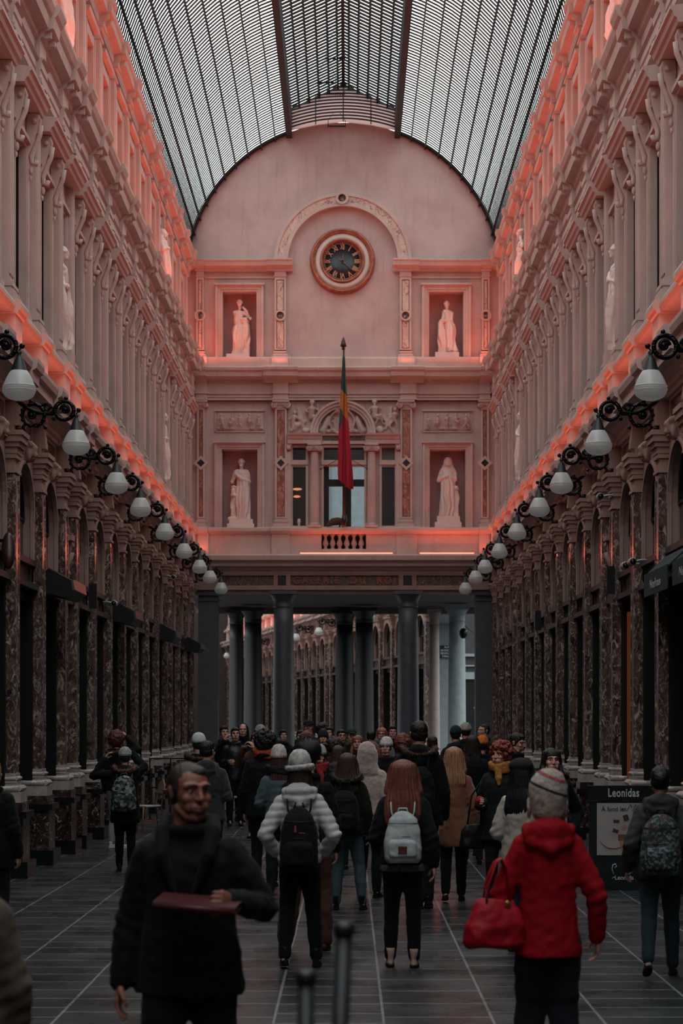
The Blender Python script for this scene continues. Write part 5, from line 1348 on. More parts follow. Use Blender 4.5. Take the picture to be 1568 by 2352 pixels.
    c.loft([(0,0,hem*h,.106*h*W*flare*P_,.078*h*flare*P_),(0,0,(hem*.6+.52*.4)*h,.108*h*W*(1+(flare-1)*.6)*P_,.080*h*P_),(0,0,max(.54,hem+.05)*h,.104*h*W*P_,.076*h*P_),(0,yl(.63),.63*h,.093*h*W*P_,.071*h*P_),
            (0,yl(.72),.72*h,.098*h*W*P_,.075*h*P_),(0,yl(.775),.775*h,.100*h*W*P_,.070*h*P_),(0,yl(.81),.806*h,.088*h*W,.056*h),(headx*.3*h,yl(.83),.830*h,.062*h,.05*h),(headx*.4*h,yl(.85),.852*h,.048*h,.046*h)],26)
    for i in range(2):
        wr=el[i].lerp(hd[i],.93)
        c.limb([sh[i]+v3(0,0,-.01*h),sh[i].lerp(el[i],.5),el[i],el[i].lerp(wr,.5),wr],[.038*h*P_,.037*h*P_,.035*h*P_,.032*h*P_,.027*h*P_],14)
    if collar:
        c.tube([(headx*.4*h+.050*h*math.cos(a),yl(.85)+.004*h+.048*h*math.sin(a),.852*h+.006*h*math.sin(a)) for a in [2*PI*q/20 for q in range(21)]],.017*h,8)
    if hood:
        c.ell((headx*.3*h,.052*h+yl(.83),.842*h),(.070*h,.040*h,.042*h),18,10); c.limb([(-.066*h,.01*h,.845*h),(-.05*h,.055*h,.81*h),(0,.075*h,.79*h),(.05*h,.055*h,.81*h),(.066*h,.01*h,.845*h)],[.02*h,.026*h,.03*h,.026*h,.02*h],10)
    if hoodup:
        c.loft([(0,.02*h,.80*h,.088*h,.06*h),(0,.02*h,.835*h,.078*h,.066*h),(0,.018*h,.87*h,.068*h,.068*h),(Hc.x,.016*h,.915*h,.066*h,.074*h),(Hc.x,.016*h,.955*h,.062*h,.075*h),(Hc.x,.022*h,.99*h,.046*h,.058*h),(Hc.x,.035*h,1.012*h,.02*h,.03*h)],24)
    sd=px*.37+s
    def cd(q,n):
        if hoodup:
            r=Mh.inverted()@q
            if r.y<-.05 and -.10<r.z<.09 and abs(r.x)<.075:
                q=q+(Mh.to_3x3()@v3(0,.075,0))*min(1,(.095-abs(r.z+.0))/.05)
        a=(.004 if quilt else .010)*noise.noise(v3(q.x*9,q.y*9,q.z*5)+v3(sd,0,0))+(.003 if quilt else .006)*noise.noise(q*26+v3(0,sd,0))
        # creases near the bent elbows
        for e in el:
            d=(q-e).length
            if d<.16: a+=.006*math.sin(q.z*90+q.x*40)*(1-d/.16)
        if quilt: a+=.009*abs(math.sin(q.z*PI/.06+q.x*2.5))**.6-.004
        return q+n*a
    me=union(c,.026 if far else (.012 if s>250 else .015),1,cd); setmats(me,cm); link('coat',me,root)
    if fur:
        fh=.0
        if hoodup: pts=[tuple(Mh@v3(.088*math.cos(a),-.07,.0+.11*math.sin(a))) for a in [2*PI*q/20 for q in range(21)]]
        else: pts=[(.088*h*math.cos(a),(.02+.062*math.sin(a))*h,(.862-.028*max(0,math.sin(a)))*h) for a in [-.35+(PI+.7)*q/16 for q in range(17)]]
        link('fur_trim',fur_ring(pts,.028,300 if far else 900,HAIR(fur),.035,int(px)),root)
    if scarf:
        q=MB(); 
        for j in range(3): q.tube([((.056+.004*j)*h*math.cos(a)*scarfw,yl(.85)+.05*h*math.sin(a)*scarfw-.006*h,(.850+.017*j+.008*math.sin(a*2+j))*h) for a in [2*PI*w_/22 for w_ in range(23)]],.016*h,8)
        q.limb([(0,-.055*h,.845*h),(.012*h,-.072*h,.80*h),(.015*h,-.08*h,.765*h)],[.022*h,.024*h,.014*h],8)
        me=union(q,.014,1,lambda c_,n:c_+n*.006*noise.noise(c_*30)); setmats(me,knit(scarf)); link('scarf',me,root)
    if hk:
        o=link('hair',hair(hk[0],HAIR(hk[1]),int(px)%3+1,hairlen,far),root); o.matrix_local=Mh@Matrix.Diagonal((*(hs or ((.92,.92,.98) if hat else (1,1,1))),1))
    if hat:
        hm_=hat[1] if not isinstance(hat[1],str) else knit(hat[1])
        o=link('hat' if hat[0]!='beanie' else 'knit_hat',hat_mesh(hat[0],[hm_],int(px)),root); o.matrix_local=Mh
        if hat[0]=='pompom':
            pm=MB(); pm.ell((0,.024,.215),.03,10,8); spikes(pm,[(0,.024,.215)],.028,500,.02,.004,2); q=put('pompom',pm,knit(hat[2]),o)
    ALL.append((root,px,s)); 
    return dict(root=root,h=h,sh=sh,el=el,hd=hd,Mh=Mh,k=k,W=W)

def world(P,v): 
    r=P['root']; return Matrix.Translation(r.location)@Matrix.Rotation(r.rotation_euler.z,4,'Z')@Vector(v)

def backpack(P,label,mat,h=.44,w=.30,d=.16,z=None,strap=None,pocket=None,patch=None,tags=None,sag=0):
    r=P['root']; H=P['h']; z0=(z if z is not None else .54)*H
    o=empty('backpack',tuple(world(P,(0,.115*H*.72,z0))),r.rotation_euler.z); tag(o,label,'backpack')
    m=MB(); m.loft([(0,d*.5,.0,w*.40,d*.38),(0,d*.5,.03,w*.49,d*.5),(0,d*.5,h*.3,w*.5,d*.52),(0,d*.46,h*.62,w*.46,d*.46),(0,d*.4,h*.85,w*.36,d*.38),(0,d*.33,h*.97,w*.2,d*.22),(0,d*.32,h,w*.06,d*.08)],28,2.9)
    def dd(c,n): return c+n*(.010*noise.noise(c*9+v3(w*40,0,0))+.004*noise.noise(c*30))
    me=union(m,.012,1,dd); setmats(me,mat); link('bag_body',me,o)
    m=MB(); m.loft([(0,d*.86,.04,w*.34,d*.2),(0,d*.9,.06,w*.38,d*.26),(0,d*.9,h*.4,w*.37,d*.24),(0,d*.82,h*.47,w*.32,d*.18)],22,3); me=union(m,.012,1,dd); setmats(me,pocket or mat); link('front_pocket',me,o)
    m=MB(); m.tube([(-.04,.03,h*.97),(-.03,.02,h*1.06),(.03,.02,h*1.06),(.04,.03,h*.97)],.009,6); put('top_handle',m,strap or mat,o)
    for s in (-1,1):
        m=MB(); zt=.835*H-z0
        pts=[(s*.07,.035,h*.84),(s*.09,.02,zt-.12),(s*.095,-.01,zt-.055),(s*.09,-.085*H*1.0,zt-.035),(s*.10,-.19*H*.72,zt-.13),(s*.105,-.175*H*.72,zt-.3),(s*.12,-.05,.06),(s*.1,.02,.05)]
        m.tube(pts,[(.02,.008)]*len(pts),8); put('shoulder_strap',m,strap or mat,o)
    m=MB()
    for t in (.52,.78): m.tube([(w*.43*math.cos(a)*(1-.3*(t-.5)),d*.52+d*.46*math.sin(a)*(1-.3*(t-.5)),h*t) for a in [.1+(PI-.2)*q/14 for q in range(15)]],.003,5)
    put('zip',m,IRON,o)
    if patch: 
        m=MB(); m.box(-.035,.035,d*1.12,d*1.17,.075,.135); put('leather_patch',m,C(patch,.6),o)
    if tags:
        m=MB(); m.box(-.05,.0,d*.98,d*1.0,h*.6,h*.612); m.box(.02,.035,d*.95,d*.99,h*.62,h*.72); put('red_tag',m,C(tags,.6),o)
    return o
# patterned cloths
def blotch(name,cols,scale=14,kind='voronoi',rough=.8,stretch=(1,1,1)):
    m,nt,b=nmat(name); co=coords(nt,stretch)
    if kind=='voronoi': v=N(nt,'ShaderNodeTexVoronoi'); v.inputs['Scale'].default_value=scale; L(nt,co,v.inputs['Vector']); sp=N(nt,'ShaderNodeSeparateColor'); L(nt,v.outputs['Color'],sp.inputs[0]); f=sp.outputs[0]
    else: v=N(nt,'ShaderNodeTexNoise'); v.inputs['Scale'].default_value=scale; v.inputs['Detail'].default_value=5; L(nt,co,v.inputs[0]); f=v.outputs['Fac']
    n=len(cols); r=ramp(nt,f,[(i/n if kind=='voronoi' else .3+.4*i/n,lin(c)) for i,c in enumerate(cols)],'CONSTANT' if kind=='voronoi' else 'LINEAR')
    L(nt,r.outputs[0],b.inputs['Base Color']); b.inputs['Roughness'].default_value=rough; return m
BK=C('090A0C'); BK2=C('15181C'); DK=C('0B0C0E')
# ---- foreground
man=person(436,535,1.785,-4,'man in a black coat walking toward the camera, holding a dark red folder',coat='090A0D',male=True,hk=('thin','241D1A'),head=36,tilt=4,
   arms=((( -.15,.01,.62),(-.165,-.02,.475)),((.178,-.02,.665),(.118,-.15,.69))),hem=.455,puff=1.08,face=True,legs='08090B',skin=SKIN_D,skinny=False,shoes='0A0A0C',feet=((-.07,-.08,0),(.065,.1,.02)),collar=True,cuffhands=('relax','grip'),flare=1.05,slim=1.05)
f=MB(); f.box(-.19,.15,-.006,.006,-.10,.10)
hdp=world(man,man['hd'][1]); 
fo=empty('folder',(hdp.x-.10,hdp.y-.045,hdp.z-.012),math.radians(-6)); tag(fo,'dark red leather folder held flat in the hand of the man in black','folder')
m=MB(); m.box(-.20,.14,-.11,.11,-.012,-.004); m.box(-.20,.14,-.11,.11,.012,.02); m.tube([(-.20,-.112,.004),(.14,-.112,.004)],.014,8); put('cover',bevel and m,C('421B1D',.4),fo); fo.rotation_euler=(math.radians(5),math.radians(4),math.radians(-6))
m=MB(); m.box(-.18,.13,-.10,.10,-.004,.012); put('paper',m,M_('paper','9A8F88',.8),fo)
# broad turned-up collar of the man's coat
m=MB(); h=1.785
for s_ in (-1,1): m.limb([(s_*.012*h,.05*h,.868*h),(s_*.052*h,.02*h,.868*h),(s_*.062*h,-.035*h,.845*h),(s_*.055*h,-.078*h,.79*h),(s_*.022*h,-.088*h,.70*h)],[.018*h,.02*h,.02*h,.017*h,.008*h],10)
me=union(m,.012,1); setmats(me,C('08090B')); link('coat_collar',me,man['root'])
red=person(1258,436,1.66,180,'woman in a red hooded jacket and patterned knit hat, seen from behind',coat='9E1222',hk=('short','3A2A22'),tilt=-6,
   arms=((( .165,-.01,.625),(.155,-.05,.48)),((-.165,.03,.63),(-.17,-.11,.545)))[::1] if False else (((-.152,.02,.63),(-.16,-.03,.495)),((.150,-.0,.63),(.145,-.12,.56))),hem=.445,puff=1.03,slim=.95,hood=True,legs='14181E',skinny=False,shoes='0B0C0F',boot=True,flare=1.06,face=False,feet=((-.06,.0,0),(.06,-.05,0)),collar=True,coatmat=C('860A14',.75,.35,.12,.12,0,5,14))
# slouchy patterned knit hat: cream, a dark diagonal band, coloured flecks on the crown
m_,nt,b=nmat('patterned_knit'); tcx=N(nt,'ShaderNodeTexCoord'); spx=N(nt,'ShaderNodeSeparateXYZ'); L(nt,tcx.outputs['Object'],spx.inputs[0])
t_=N(nt,'ShaderNodeMath',operation='MULTIPLY_ADD'); L(nt,spx.outputs['X'],t_.inputs[0]); t_.inputs[1].default_value=-.38; L(nt,spx.outputs['Z'],t_.inputs[2])
CR=lin('A8988F'); rp=ramp(nt,t_.outputs[0],[(0,CR),(.062,lin('16181B')),(.078,CR),(.118,lin('8E9C9C')),(.13,lin('8A3A44')),(.15,lin('9A8A82'))],'CONSTANT')
vz=N(nt,'ShaderNodeTexNoise'); vz.inputs['Scale'].default_value=70; L(nt,tcx.outputs['Object'],vz.inputs[0]); r2=ramp(nt,vz.outputs['Fac'],[(.3,(.6,.6,.6)),(.7,(1.1,1.1,1.1))])
mx=N(nt,'ShaderNodeMixRGB',blend_type='MULTIPLY'); mx.inputs[0].default_value=1; L(nt,rp.outputs[0],mx.inputs[1]); L(nt,r2.outputs[0],mx.inputs[2]); L(nt,mx.outputs[0],b.inputs['Base Color']); b.inputs['Roughness'].default_value=.95
bp_=N(nt,'ShaderNodeBump'); bp_.inputs['Strength'].default_value=.5; bp_.inputs['Distance'].default_value=.008; L(nt,vz.outputs['Fac'],bp_.inputs['Height']); L(nt,bp_.outputs[0],b.inputs['Normal'])
m=MB(); m.loft([(0,.03,-.10,.072,.07),(0,.03,-.07,.088,.085),(0,.022,-.02,.100,.104),(0,.015,.03,.106,.117),(0,.012,.075,.106,.118),(0,.014,.115,.096,.108),(-.004,.018,.15,.074,.084),(-.008,.02,.172,.045,.05),(-.01,.02,.18,.012,.014)],36)
me=union(m,.009,1,lambda c,n:c+n*.005*noise.noise(c*28)); setmats(me,m_); o=link('knit_hat',me,red['root']); o.matrix_local=red['Mh']
for s in (-1,1):
    m=MB(); m.limb([(s*.094,-.01,.0),(s*.10,-.01,-.09)],[.018,.01],8); m.tube([(s*.10,-.01,-.09),(s*.108,0,-.2)],.006,5); o=put('ear_flap',m,knit('A8988F'),red['root']); o.matrix_local=red['Mh']
REDB=C('8E0A18',.6,.4,.1,.2,0,5,12)
bg_=empty('handbag',(WX(1137,10.25),10.25,WZ(2178,10.25)),math.radians(12)); tag(bg_,'large red handbag hanging from the arm of the woman in red','handbag')
m=MB(); m.loft([(0,0,.0,.14,.06),(0,0,.02,.165,.085),(0,0,.12,.16,.085),(.0,0,.2,.13,.06),(0,0,.245,.10,.03),(0,0,.255,.08,.015)],26,3.2)
me=union(m,.011,1,lambda c,n:c+n*(.016*noise.noise(c*9)+.006*noise.noise(c*24))); setmats(me,REDB); link('bag_body',me,bg_)
for s in (-1,1):
    m=MB(); pts=[(-.06,s*.03,.22),(-.045,s*.03,.34),(.0,s*.02,.45),(.03,s*.015,.47),(.055,s*.02,.42),(.07,s*.03,.22)]; m.tube(pts,[(.014,.006)]*6,8); put('handle',m,REDB,bg_)
m=MB(); m.lathe([(.012,-.004),(.018,-.004),(.018,.004),(.012,.004),(.012,-.004)],(.055,-.045,.235),14,'y'); put('ring',m,M_('brass_ring','B08040',.3,.8),bg_)
w=person(688,288,1.665,180,'woman in a pale grey puffer jacket and fuzzy white hat, seen from behind',coat='A6A4A4',hk=('long','2A1D19'),hairlen=.32,hat=('fuzzy',knit('A9A6A4')),arms=('pocket','pocket'),hem=.50,puff=1.06,slim=.95,quilt=True,legs='0B0C0E',shoes='0B0B0C',boot=True,feet=((-.08,.0,0),(.07,.06,.012)),coatmat=C('A9A7A8',.6,.2,.06,.35,.1,6,14),hood=True)
backpack(w,'plain black backpack with a small red tag on the pale puffer jacket',C('0D0E12'),.50,.31,.17,z=.47,strap=C('101116'),tags='B03A44')
g=person(925,288,1.63,178,'woman with long auburn hair and black jacket, seen from behind',coat='090A0C',hk=('long','6A382A'),hairlen=.44,hs=(1.32,1.2,1.02),arms=('back','low'),hem=.50,puff=1.12,legs='120C0C',skinny=True,shoes='A38E80',boot=True,feet=((-.055,.02,0),(.062,-.02,0)))
WB=blotch('pale_printed_canvas',['8F9698','9BA2A3','959C9E','A3A9AA'],7,'noise')
bp=backpack(g,'pale grey printed backpack with a brown leather patch',WB,.40,.30,.17,z=.52,strap=WB,patch='4A2A1E')
m=MB(); m.loft([(0,0,.47*1.63,.185,.145),(0,0,.505*1.63,.186,.146),(0,0,.53*1.63,.17,.13)],26); me=union(m,.014,1); setmats(me,knit('5C5048')); link('sweater_hem',me,g['root'])
o=person(742,268,1.74,176,'tall person in brown trousers and brown leather shoes, behind the puffer jacket',coat='08090B',hk=('short','0C0A0A'),hat=('furhat',HAIR('0B0B0C')),male=True,arms=('hang','hang'),hem=.46,legs='4A3128',skinny=False,shoes='5A2F20',feet=((-.085,.03,0),(.105,.06,0)),x=WX(706,16.7))
backpack(o,'black backpack on the person in brown trousers',C('0E1013'),.46,.31,.18,z=.52)
j=person(797,222,1.60,172,'young woman with long brown hair, dark parka and blue jeans',coat='14130F',hk=('long','3A2620'),hairlen=.36,hs=(1.15,1.1,1),arms=('hang','hang'),hem=.48,puff=1.15,legs='3C4E54',shoes='0C0C0D',boot=True,feet=((-.10,.0,0),(.07,.02,0)),fur='2A2018')
backpack(j,'black backpack with steel buckles on the dark parka',C('0B0C0F'),.44,.32,.2,z=.5)
t=person(962,220,1.93,180,'very tall man in a black fur-hooded parka, seen from behind',coat='090A0C',male=True,hk=('short','17100D'),arms=('hang','hang'),hem=.45,puff=1.12,hood=True,fur='5A4030',legs='14161A',shoes='0C0C0D',feet=((-.05,0,0),(-.0,.05,0)))
backpack(t,'slim black backpack on the very tall man',C('0B0C0F'),.52,.32,.16,z=.5)
b=person(1042,213,1.65,178,'woman with long blonde hair in a camel coat, walking away',coat='6E4733',hk=('long','9A6E52'),hairlen=.36,hs=(1.14,1.1,1),arms=('hang','bent'),hem=.36,legs='090A0C',shoes='0C0C0D',feet=((-.05,-.08,0),(.055,.08,.02)),coatmat=C('7A4E38',.9,.15,.1,.2,.3),slim=.97)
cr=person(846,208,1.70,160,'woman in a cream teddy coat with the hood up',coat='A08F86',hk=None,hoodup=True,arms=('hang','bent'),hem=.40,puff=1.12,legs='14161A',coatmat=C('A6968E',.95,.5,.08,.1,.5,9,60),shoes='0C0C0D',fur='8A5E48')
gl=person(732,198,1.63,6,'woman in glasses and a grey beanie with red scarf, facing the camera',coat='0A0B0D',hk=('longfront','2A1C18'),hat=('beanie','8E9496'),head=-4,face=True,glasses=True,scarf='8C1A20',arms=('pocket','pocket'),hem=.46)
pp_=person(640,206,1.62,182,'woman in a white bobble hat and thick black scarf, seen from behind',coat='47545A',hk=('long','3A241C'),hairlen=.3,hat=('pompom','B8AEA8','4A4A4C'),scarf='0B0C0F',scarfw=1.25,arms=('bent','bent'),hem=.46)
og=person(608,196,1.80,176,'man in a black jacket with an orange hood lining, seen from behind',coat='0D0F12',male=True,hk=('curly','140F0E'),arms=('hang','hang'),hem=.45,puff=1.1,scarf='B04A1C',scarfw=1.05)
gh=person(476,200,1.70,172,'man in a dark grey hooded sweatshirt with black hair, seen from behind',coat='2A2B30',male=True,hk=('short','0E0B0B'),head=-14,arms=('bent','bent'),hem=.47,puff=1.12,hood=True,coatmat=C('2D2E33',.95,.2,.1,.15,.2))
mb=person(456,178,1.74,186,'person in a marbled white knit hat and brown fur hood',coat='141210',hk=('short','17100D'),hat=('beanie',blotch('marbled_knit',['4A4E50','A9ADAD','B4B7B6'],13,'noise')),fur='4A3226',arms=('bent','bent'),hem=.45,male=True)
bl=person(1198,270,1.60,150,'woman in a black beret with curly black hair and shiny silver jacket',coat='A79F96',hk=('long','0E0B0C'),hairlen=.42,hs=(1.1,1.22,1),hat=('beret','0C0C0E'),arms=('back','low'),hem=.47,puff=1.12,legs='14202A',coatmat=C('A39C93',.38,.5,.06,.6,0,6,10))
rc=person(1150,222,1.70,-24,'woman with curly red hair and a mustard scarf, looking left',coat='16191B',hk=('curly','7A3220'),head=-14,face=True,scarf='A0682C',arms=('bent','low'),hem=.42,puff=1.12,flare=1.12,gloves='8C1228')
hb=empty('handbag',tuple(world(rc,(-.27,-.08,.62))),.2); tag(hb,'slouchy black shoulder bag at the side of the red-haired woman','handbag')
m=MB(); m.loft([(0,0,0,.12,.05),(0,0,.03,.15,.07),(0,0,.16,.14,.06),(0,0,.26,.09,.03)],22,2.6); me=union(m,.014,1,lambda c,n:c+n*.014*noise.noise(c*12)); setmats(me,C('0F0F11',.5)); link('bag_body',me,hb)
m=MB(); m.tube([(-.07,0,.24),(-.02,.02,.55),(.12,.03,.75),(.1,.03,.5),(.07,0,.24)],.01,6); put('strap',m,C('0F0F11',.5),hb)
dg_=person(1265,240,1.675,4,'girl with long dark hair and a red collar, facing the camera',coat='0A0B0D',hk=('longfront','17100E'),face=True,head=6,arms=('pocket','pocket'),hem=.46,puff=1.1,fur='4A2E20',scarf=None)
m=MB(); h=1.675
for s in (-1,1): m.limb([(s*.05*h,-.04*h,.862*h),(s*.06*h,-.065*h,.82*h),(s*.03*h,-.085*h,.77*h)],[.022,.022,.012],8)
put('red_collar',m,C('8C1A2A'),dg_['root'])
r_=person(1516,300,1.60,172,'person in a dark teal hooded jacket walking away at the right edge',coat='1B2528',hk=('bun','0D0A0A'),arms=('swing','swing'),hem=.47,puff=1.12,hood=True,legs='1E2A2F',shoes='0F1114',feet=((-.06,-.1,0),(.06,.17,.05)),coatmat=blotch('dark_speckled_jacket',['1A2426','1C2628','241E26','182022'],11,'noise'))
backpack(r_,'floral black and green backpack on the person at the right edge',blotch('floral_canvas',['0E1213','35504C','0E1213','202A2B','4A5C58','0E1213','5A2A38'],55),.46,.32,.18,z=.5,strap=C('0D0F11'),pocket=blotch('floral_canvas_pocket',['12181A','3E5A55','12181A','54686A','12181A'],60))
le=person(-92,640,1.62,-160,'blurred long-haired person in a light brown jacket at the left edge',coat='4A4038',hk=('long','241511'),hairlen=.6,arms=('hang','hang'),hem=.5,puff=1.15,legs='08090B',skinny=False,x=-1.27,y=7.0)
l2=person(-18,262,1.60,165,'blonde person in a black puffy jacket at the left edge, farther back',coat='08090B',hk=('short','9A7050'),arms=('hang','pocket'),hem=.42,puff=1.18)
ck2=person(287,178,1.56,182,'person with arms raised, brown fur hood and grey cap, seen from behind',coat='08090B',hk=('short','17100E'),hat=('beanie','8E9090'),fur='6E4A38',hood=True,arms=(((-.15,-.07,.86),(-.05,-.13,.97)),((.26,-.03,.79),(.17,-.06,.93))),hem=.40,puff=1.2,legs='08090B',feet=((-.05,0,0),(.05,-.05,0)))
backpack(ck2,'black and grey checked backpack on the person with raised arms',blotch('checked_canvas',['08090B','5A6064','14171A','7E868A','08090B','3A3F43'],26),.46,.33,.18,z=.50)
rw=person(268,152,1.74,150,'woman with wavy red hair and pale jeans, partly behind the raised arms',coat='15110F',hk=('curly','5A2418'),arms=('up','hang'),hem=.5,legs='8C8C8A',shoes='C9C6C0',fur='5A3A28')
# ---- far crowd: px of the head, scale (px per metre), height, turn, label, options
FAR=[
 (540,126,1.78,8,'smiling man in a black leather jacket facing the camera, left of the column',dict(coat='0B0C0F',male=True,hk=('short','2A1C16'),face=True,coatmat=C('14161A',.4,.4,.1,.5,0,8,12),arms=('bent','bent'))),
 (558,118,1.84,0,'figure in a raised black hood behind the leather jacket man',dict(coat='08090B',male=True,hoodup=True,hk=None)),
 (514,122,1.80,20,'man in black holding up a camera at the left of the far crowd',dict(coat='101013',male=True,hk=('short','120E0D'),arms=('phone','phone'))),
 (590,140,1.72,-20,'woman in a brown coat taking a photo with her phone',dict(coat='4A2E22',hk=('long','3A241C'),face=True,arms=('phone','phone'))),
 (598,128,1.80,30,'person in a striped knit cap behind the phone photographer',dict(coat='14161A',hk=('short','1A1412'),hat=('beanie','8A8A8C'))),
 (612,132,1.70,-10,'dark-haired person between the striped cap and the tall column',dict(coat='0B0C0F',hk=('short','140F0E'))),
 (704,134,1.70,4,'woman with ginger hair and fur collar facing the camera, right of the column',dict(coat='14211F',hk=('curly','6A3A28'),face=True,fur='8A6A58',hem=.4)),
 (708,118,1.90,0,'tall man in a dark cap right of the left grey column',dict(coat='0B0C0F',male=True,hk=('short','0E0B0B'),hat=('cap','15171B'))),
 (742,130,1.72,0,'person in a black beanie and ginger fur hood in the far crowd',dict(coat='14110F',hk=('longfront','2A1A14'),face=True,hat=('beanie','090A0C'),fur='9A6A54')),
 (740,116,1.82,8,'pale-faced man with curly dark hair behind the ginger fur hood',dict(coat='0A0B0D',male=True,hk=('curly','120D0C'),face=True)),
 (757,120,1.78,-20,'dark figure just right of the black beanie',dict(coat='090A0C',male=True,hk=('short','120D0C'))),
 (783,126,1.74,14,'man with glasses facing left in the middle of the far crowd',dict(coat='0B0C0F',male=True,hk=('short','1A120F'),face=True,glasses=True)),
 (767,162,1.66,-150,'person with a dark brown curly mop of hair behind the grey beanie',dict(coat='2A211B',hk=('curly','2A1A15'),hood=True)),
 (806,132,1.76,10,'man in a dark teal flat cap in the far crowd',dict(coat='121416',male=True,hk=('short','2A2420'),hat=('cap','1E2C30'),face=True)),
 (822,146,1.68,-10,'woman with sunglasses pushed up on her ginger hair',dict(coat='1E1613',hk=('longfront','7A4A34'),face=True)),
 (776,176,1.60,172,'person in a grey hooded scarf behind the dark parka',dict(coat='3A3B3E',hk=('long','3A2A20'),hood=True)),
 (877,130,1.78,-8,'person in glasses with light hair, above the white knit hat',dict(coat='6A7476',hk=('longfront','8A5A44'),face=True,glasses=True,scarf='3E5C68')),
 (887,166,1.67,-12,'smiling woman in a white knit hat beside the tall man',dict(coat='111216',hk=('short','1A120F'),hat=('beanie','B9B4AE'),face=True,fur='3A3430')),
 (901,120,1.80,4,'dark-haired man right of the light-haired person in glasses',dict(coat='0A0B0D',male=True,hk=('short','120D0C'))),
 (925,160,1.70,170,'person with curly ginger hair left of the tall man',dict(coat='2A1E1A',hk=('curly','6A3422'))),
 (992,150,1.68,-160,'person with dark brown hair right of the tall man',dict(coat='121316',hk=('short','1A1210'))),
 (1046,141,1.80,176,'person in a dark teal woollen hat and hood, seen from behind',dict(coat='12191B',male=True,hk=('short','120D0C'),hat=('beanie','152225'),hood=True)),
 (1069,134,1.84,180,'person in a light grey beanie among the right crowd',dict(coat='0A0B0D',male=True,hk=('short','1A1210'),hat=('beanie','9A928C'),hood=True)),
 (1084,170,1.72,178,'long-haired person all in black behind the blonde woman',dict(coat='08090B',hk=('long','1A1210'),puff=1.15,hem=.35)),
 (1107,160,1.68,182,'person in a bright orange beanie and dark coat',dict(coat='15181B',hk=('short','120D0C'),hat=('beanie','C06420'))),
 (1112,125,1.84,-60,'balding man in profile behind the orange beanie',dict(coat='0B0C0F',male=True,hk=('thin','1E1815'))),
 (1186,176,1.76,40,'black-haired person in black looking down at a phone by the pilasters',dict(coat='090A0C',male=True,hk=('short','0E0B0B'),arms=('bent','bent'),head=20,tilt=14,face=True)),
 (852,124,1.72,180,'short dark-haired person in the gap between the teal cap and white hat',dict(coat='0B0C0F',hk=('short','140F0E'))),
 (690,122,1.72,0,'dark figure against the left grey column',dict(coat='08090B',hk=('short','120D0C'))),
 (650,110,1.70,10,'dark-coated person behind the bobble hat',dict(coat='0A0B0D',hk=('short','140F0E'))),
]
for px,s,h,rz,lab,kw in FAR: person(px,s,h,rz,lab,**kw)
# ------------------------------------------------------------------ chocolate stand on the right
st=empty('advertising_stand',(3.31,22.6,0),math.radians(2),'black chocolate shop advertising stand with a pale poster panel, right side','advertising stand')
m=MB(); m.box(-.39,.39,-.04,.06,.07,1.02); m.box(-.43,.43,-.1,.12,0,.07); m.box(-.36,.36,-.045,-.04,.36,.385); put('panel',m,M_('stand_blue_black','10181E',.4),st)
m=MB(); m.box(-.41,.41,-.06,.08,1.03,1.2); hd_=put('header',m,M_('stand_black','0B0D12',.4),st)
LET=M_('stand_lettering','B9BDC2',.5,0,0)
me=text_mesh('Leonidas',.135,.002,.003,space=1.12); setmats(me,LET); wm=max(v.co.x for v in me.vertices)
for v in me.vertices: v.co.x*=.18/wm
o=link('lettering',me,hd_,(-.01,-.064,1.115)); o.rotation_euler=(PI/2,0,0)
POST=blotch('poster_paper',['8F8B8C','9B9797','A39C98'],2,'noise',.5)
m=MB(); m.box(-.315,.33,-.05,-.042,.4,1.0); ps=put('poster',m,POST,st)
me=text_mesh('À fond les',.07,.001,.001); setmats(me,M_('poster_ink','3A3A40',.6,0,0)); o=link('lettering',me,ps,(-.12,-.053,.93)); o.rotation_euler=(PI/2,0,0)
me=text_mesh('M',.12,.001,-.002,shear=.6); setmats(me,M_('poster_ink','3A3A40',.6,0,0)); o=link('lettering',me,ps,(.06,-.053,.945)); o.rotation_euler=(PI/2,0,0)
CH=M_('poster_chocolate','4A2A24',.5,0,.1)
for x,z,a,w_,h_ in ((-.09,.79,0,.034,.018),(.02,.83,.3,.03,.035),(-.1,.68,-.35,.032,.02),(.0,.72,-.6,.02,.03)):
    m=MB(); m.obox((x,-.0525,z),(math.cos(a),0,math.sin(a)),(0,1,0),(-math.sin(a),0,math.cos(a)),w_,.0015,h_); put('printed_chocolate',m,CH if x!=0 else M_('poster_peach','A8765E',.5,0,.05),ps)
m=MB(); m.box(-.07,.1,-.054,-.05,.57,.64); put('printed_pot_rim',m,M_('poster_brown','6A4438',.5,0,.1),ps)
m=MB(); m.prism([(-.06,.57),(.1,.57),(.08,.45),(-.04,.45)],-.0,.003); o=put('printed_pot',m,M_('poster_peach','A8765E',.5,0,.05),ps,(0,-.0505,0),-PI/2)
m=MB(); m.tube([(-.3,-.053,.63),(-.27,-.053,.55),(-.2,-.053,.49),(-.1,-.053,.48),(-.03,-.053,.5)],[.006,.011,.014,.012,.006],6,.2); put('printed_caramel',m,M_('poster_peach','A8765E',.5,0,.05),ps)
m=MB(); m.tube([(-.14,-.045,.13),(-.12,-.045,.15),(-.1,-.045,.13)],.005,5); 
m.tube([(-.12,-.045,.18),(-.14,-.045,.24),(-.13,-.045,.29),(-.10,-.045,.3),(-.085,-.045,.27),(-.11,-.045,.255)],.006,6)
m.tube([(.09,-.045,.29),(.1,-.045,.24),(.085,-.045,.2),(.04,-.045,.17)],.005,6); m.tube([(.03,-.045,.19),(.06,-.045,.2),(.08,-.045,.22)],.004,5)
em=put('emblem',m,LET,st)
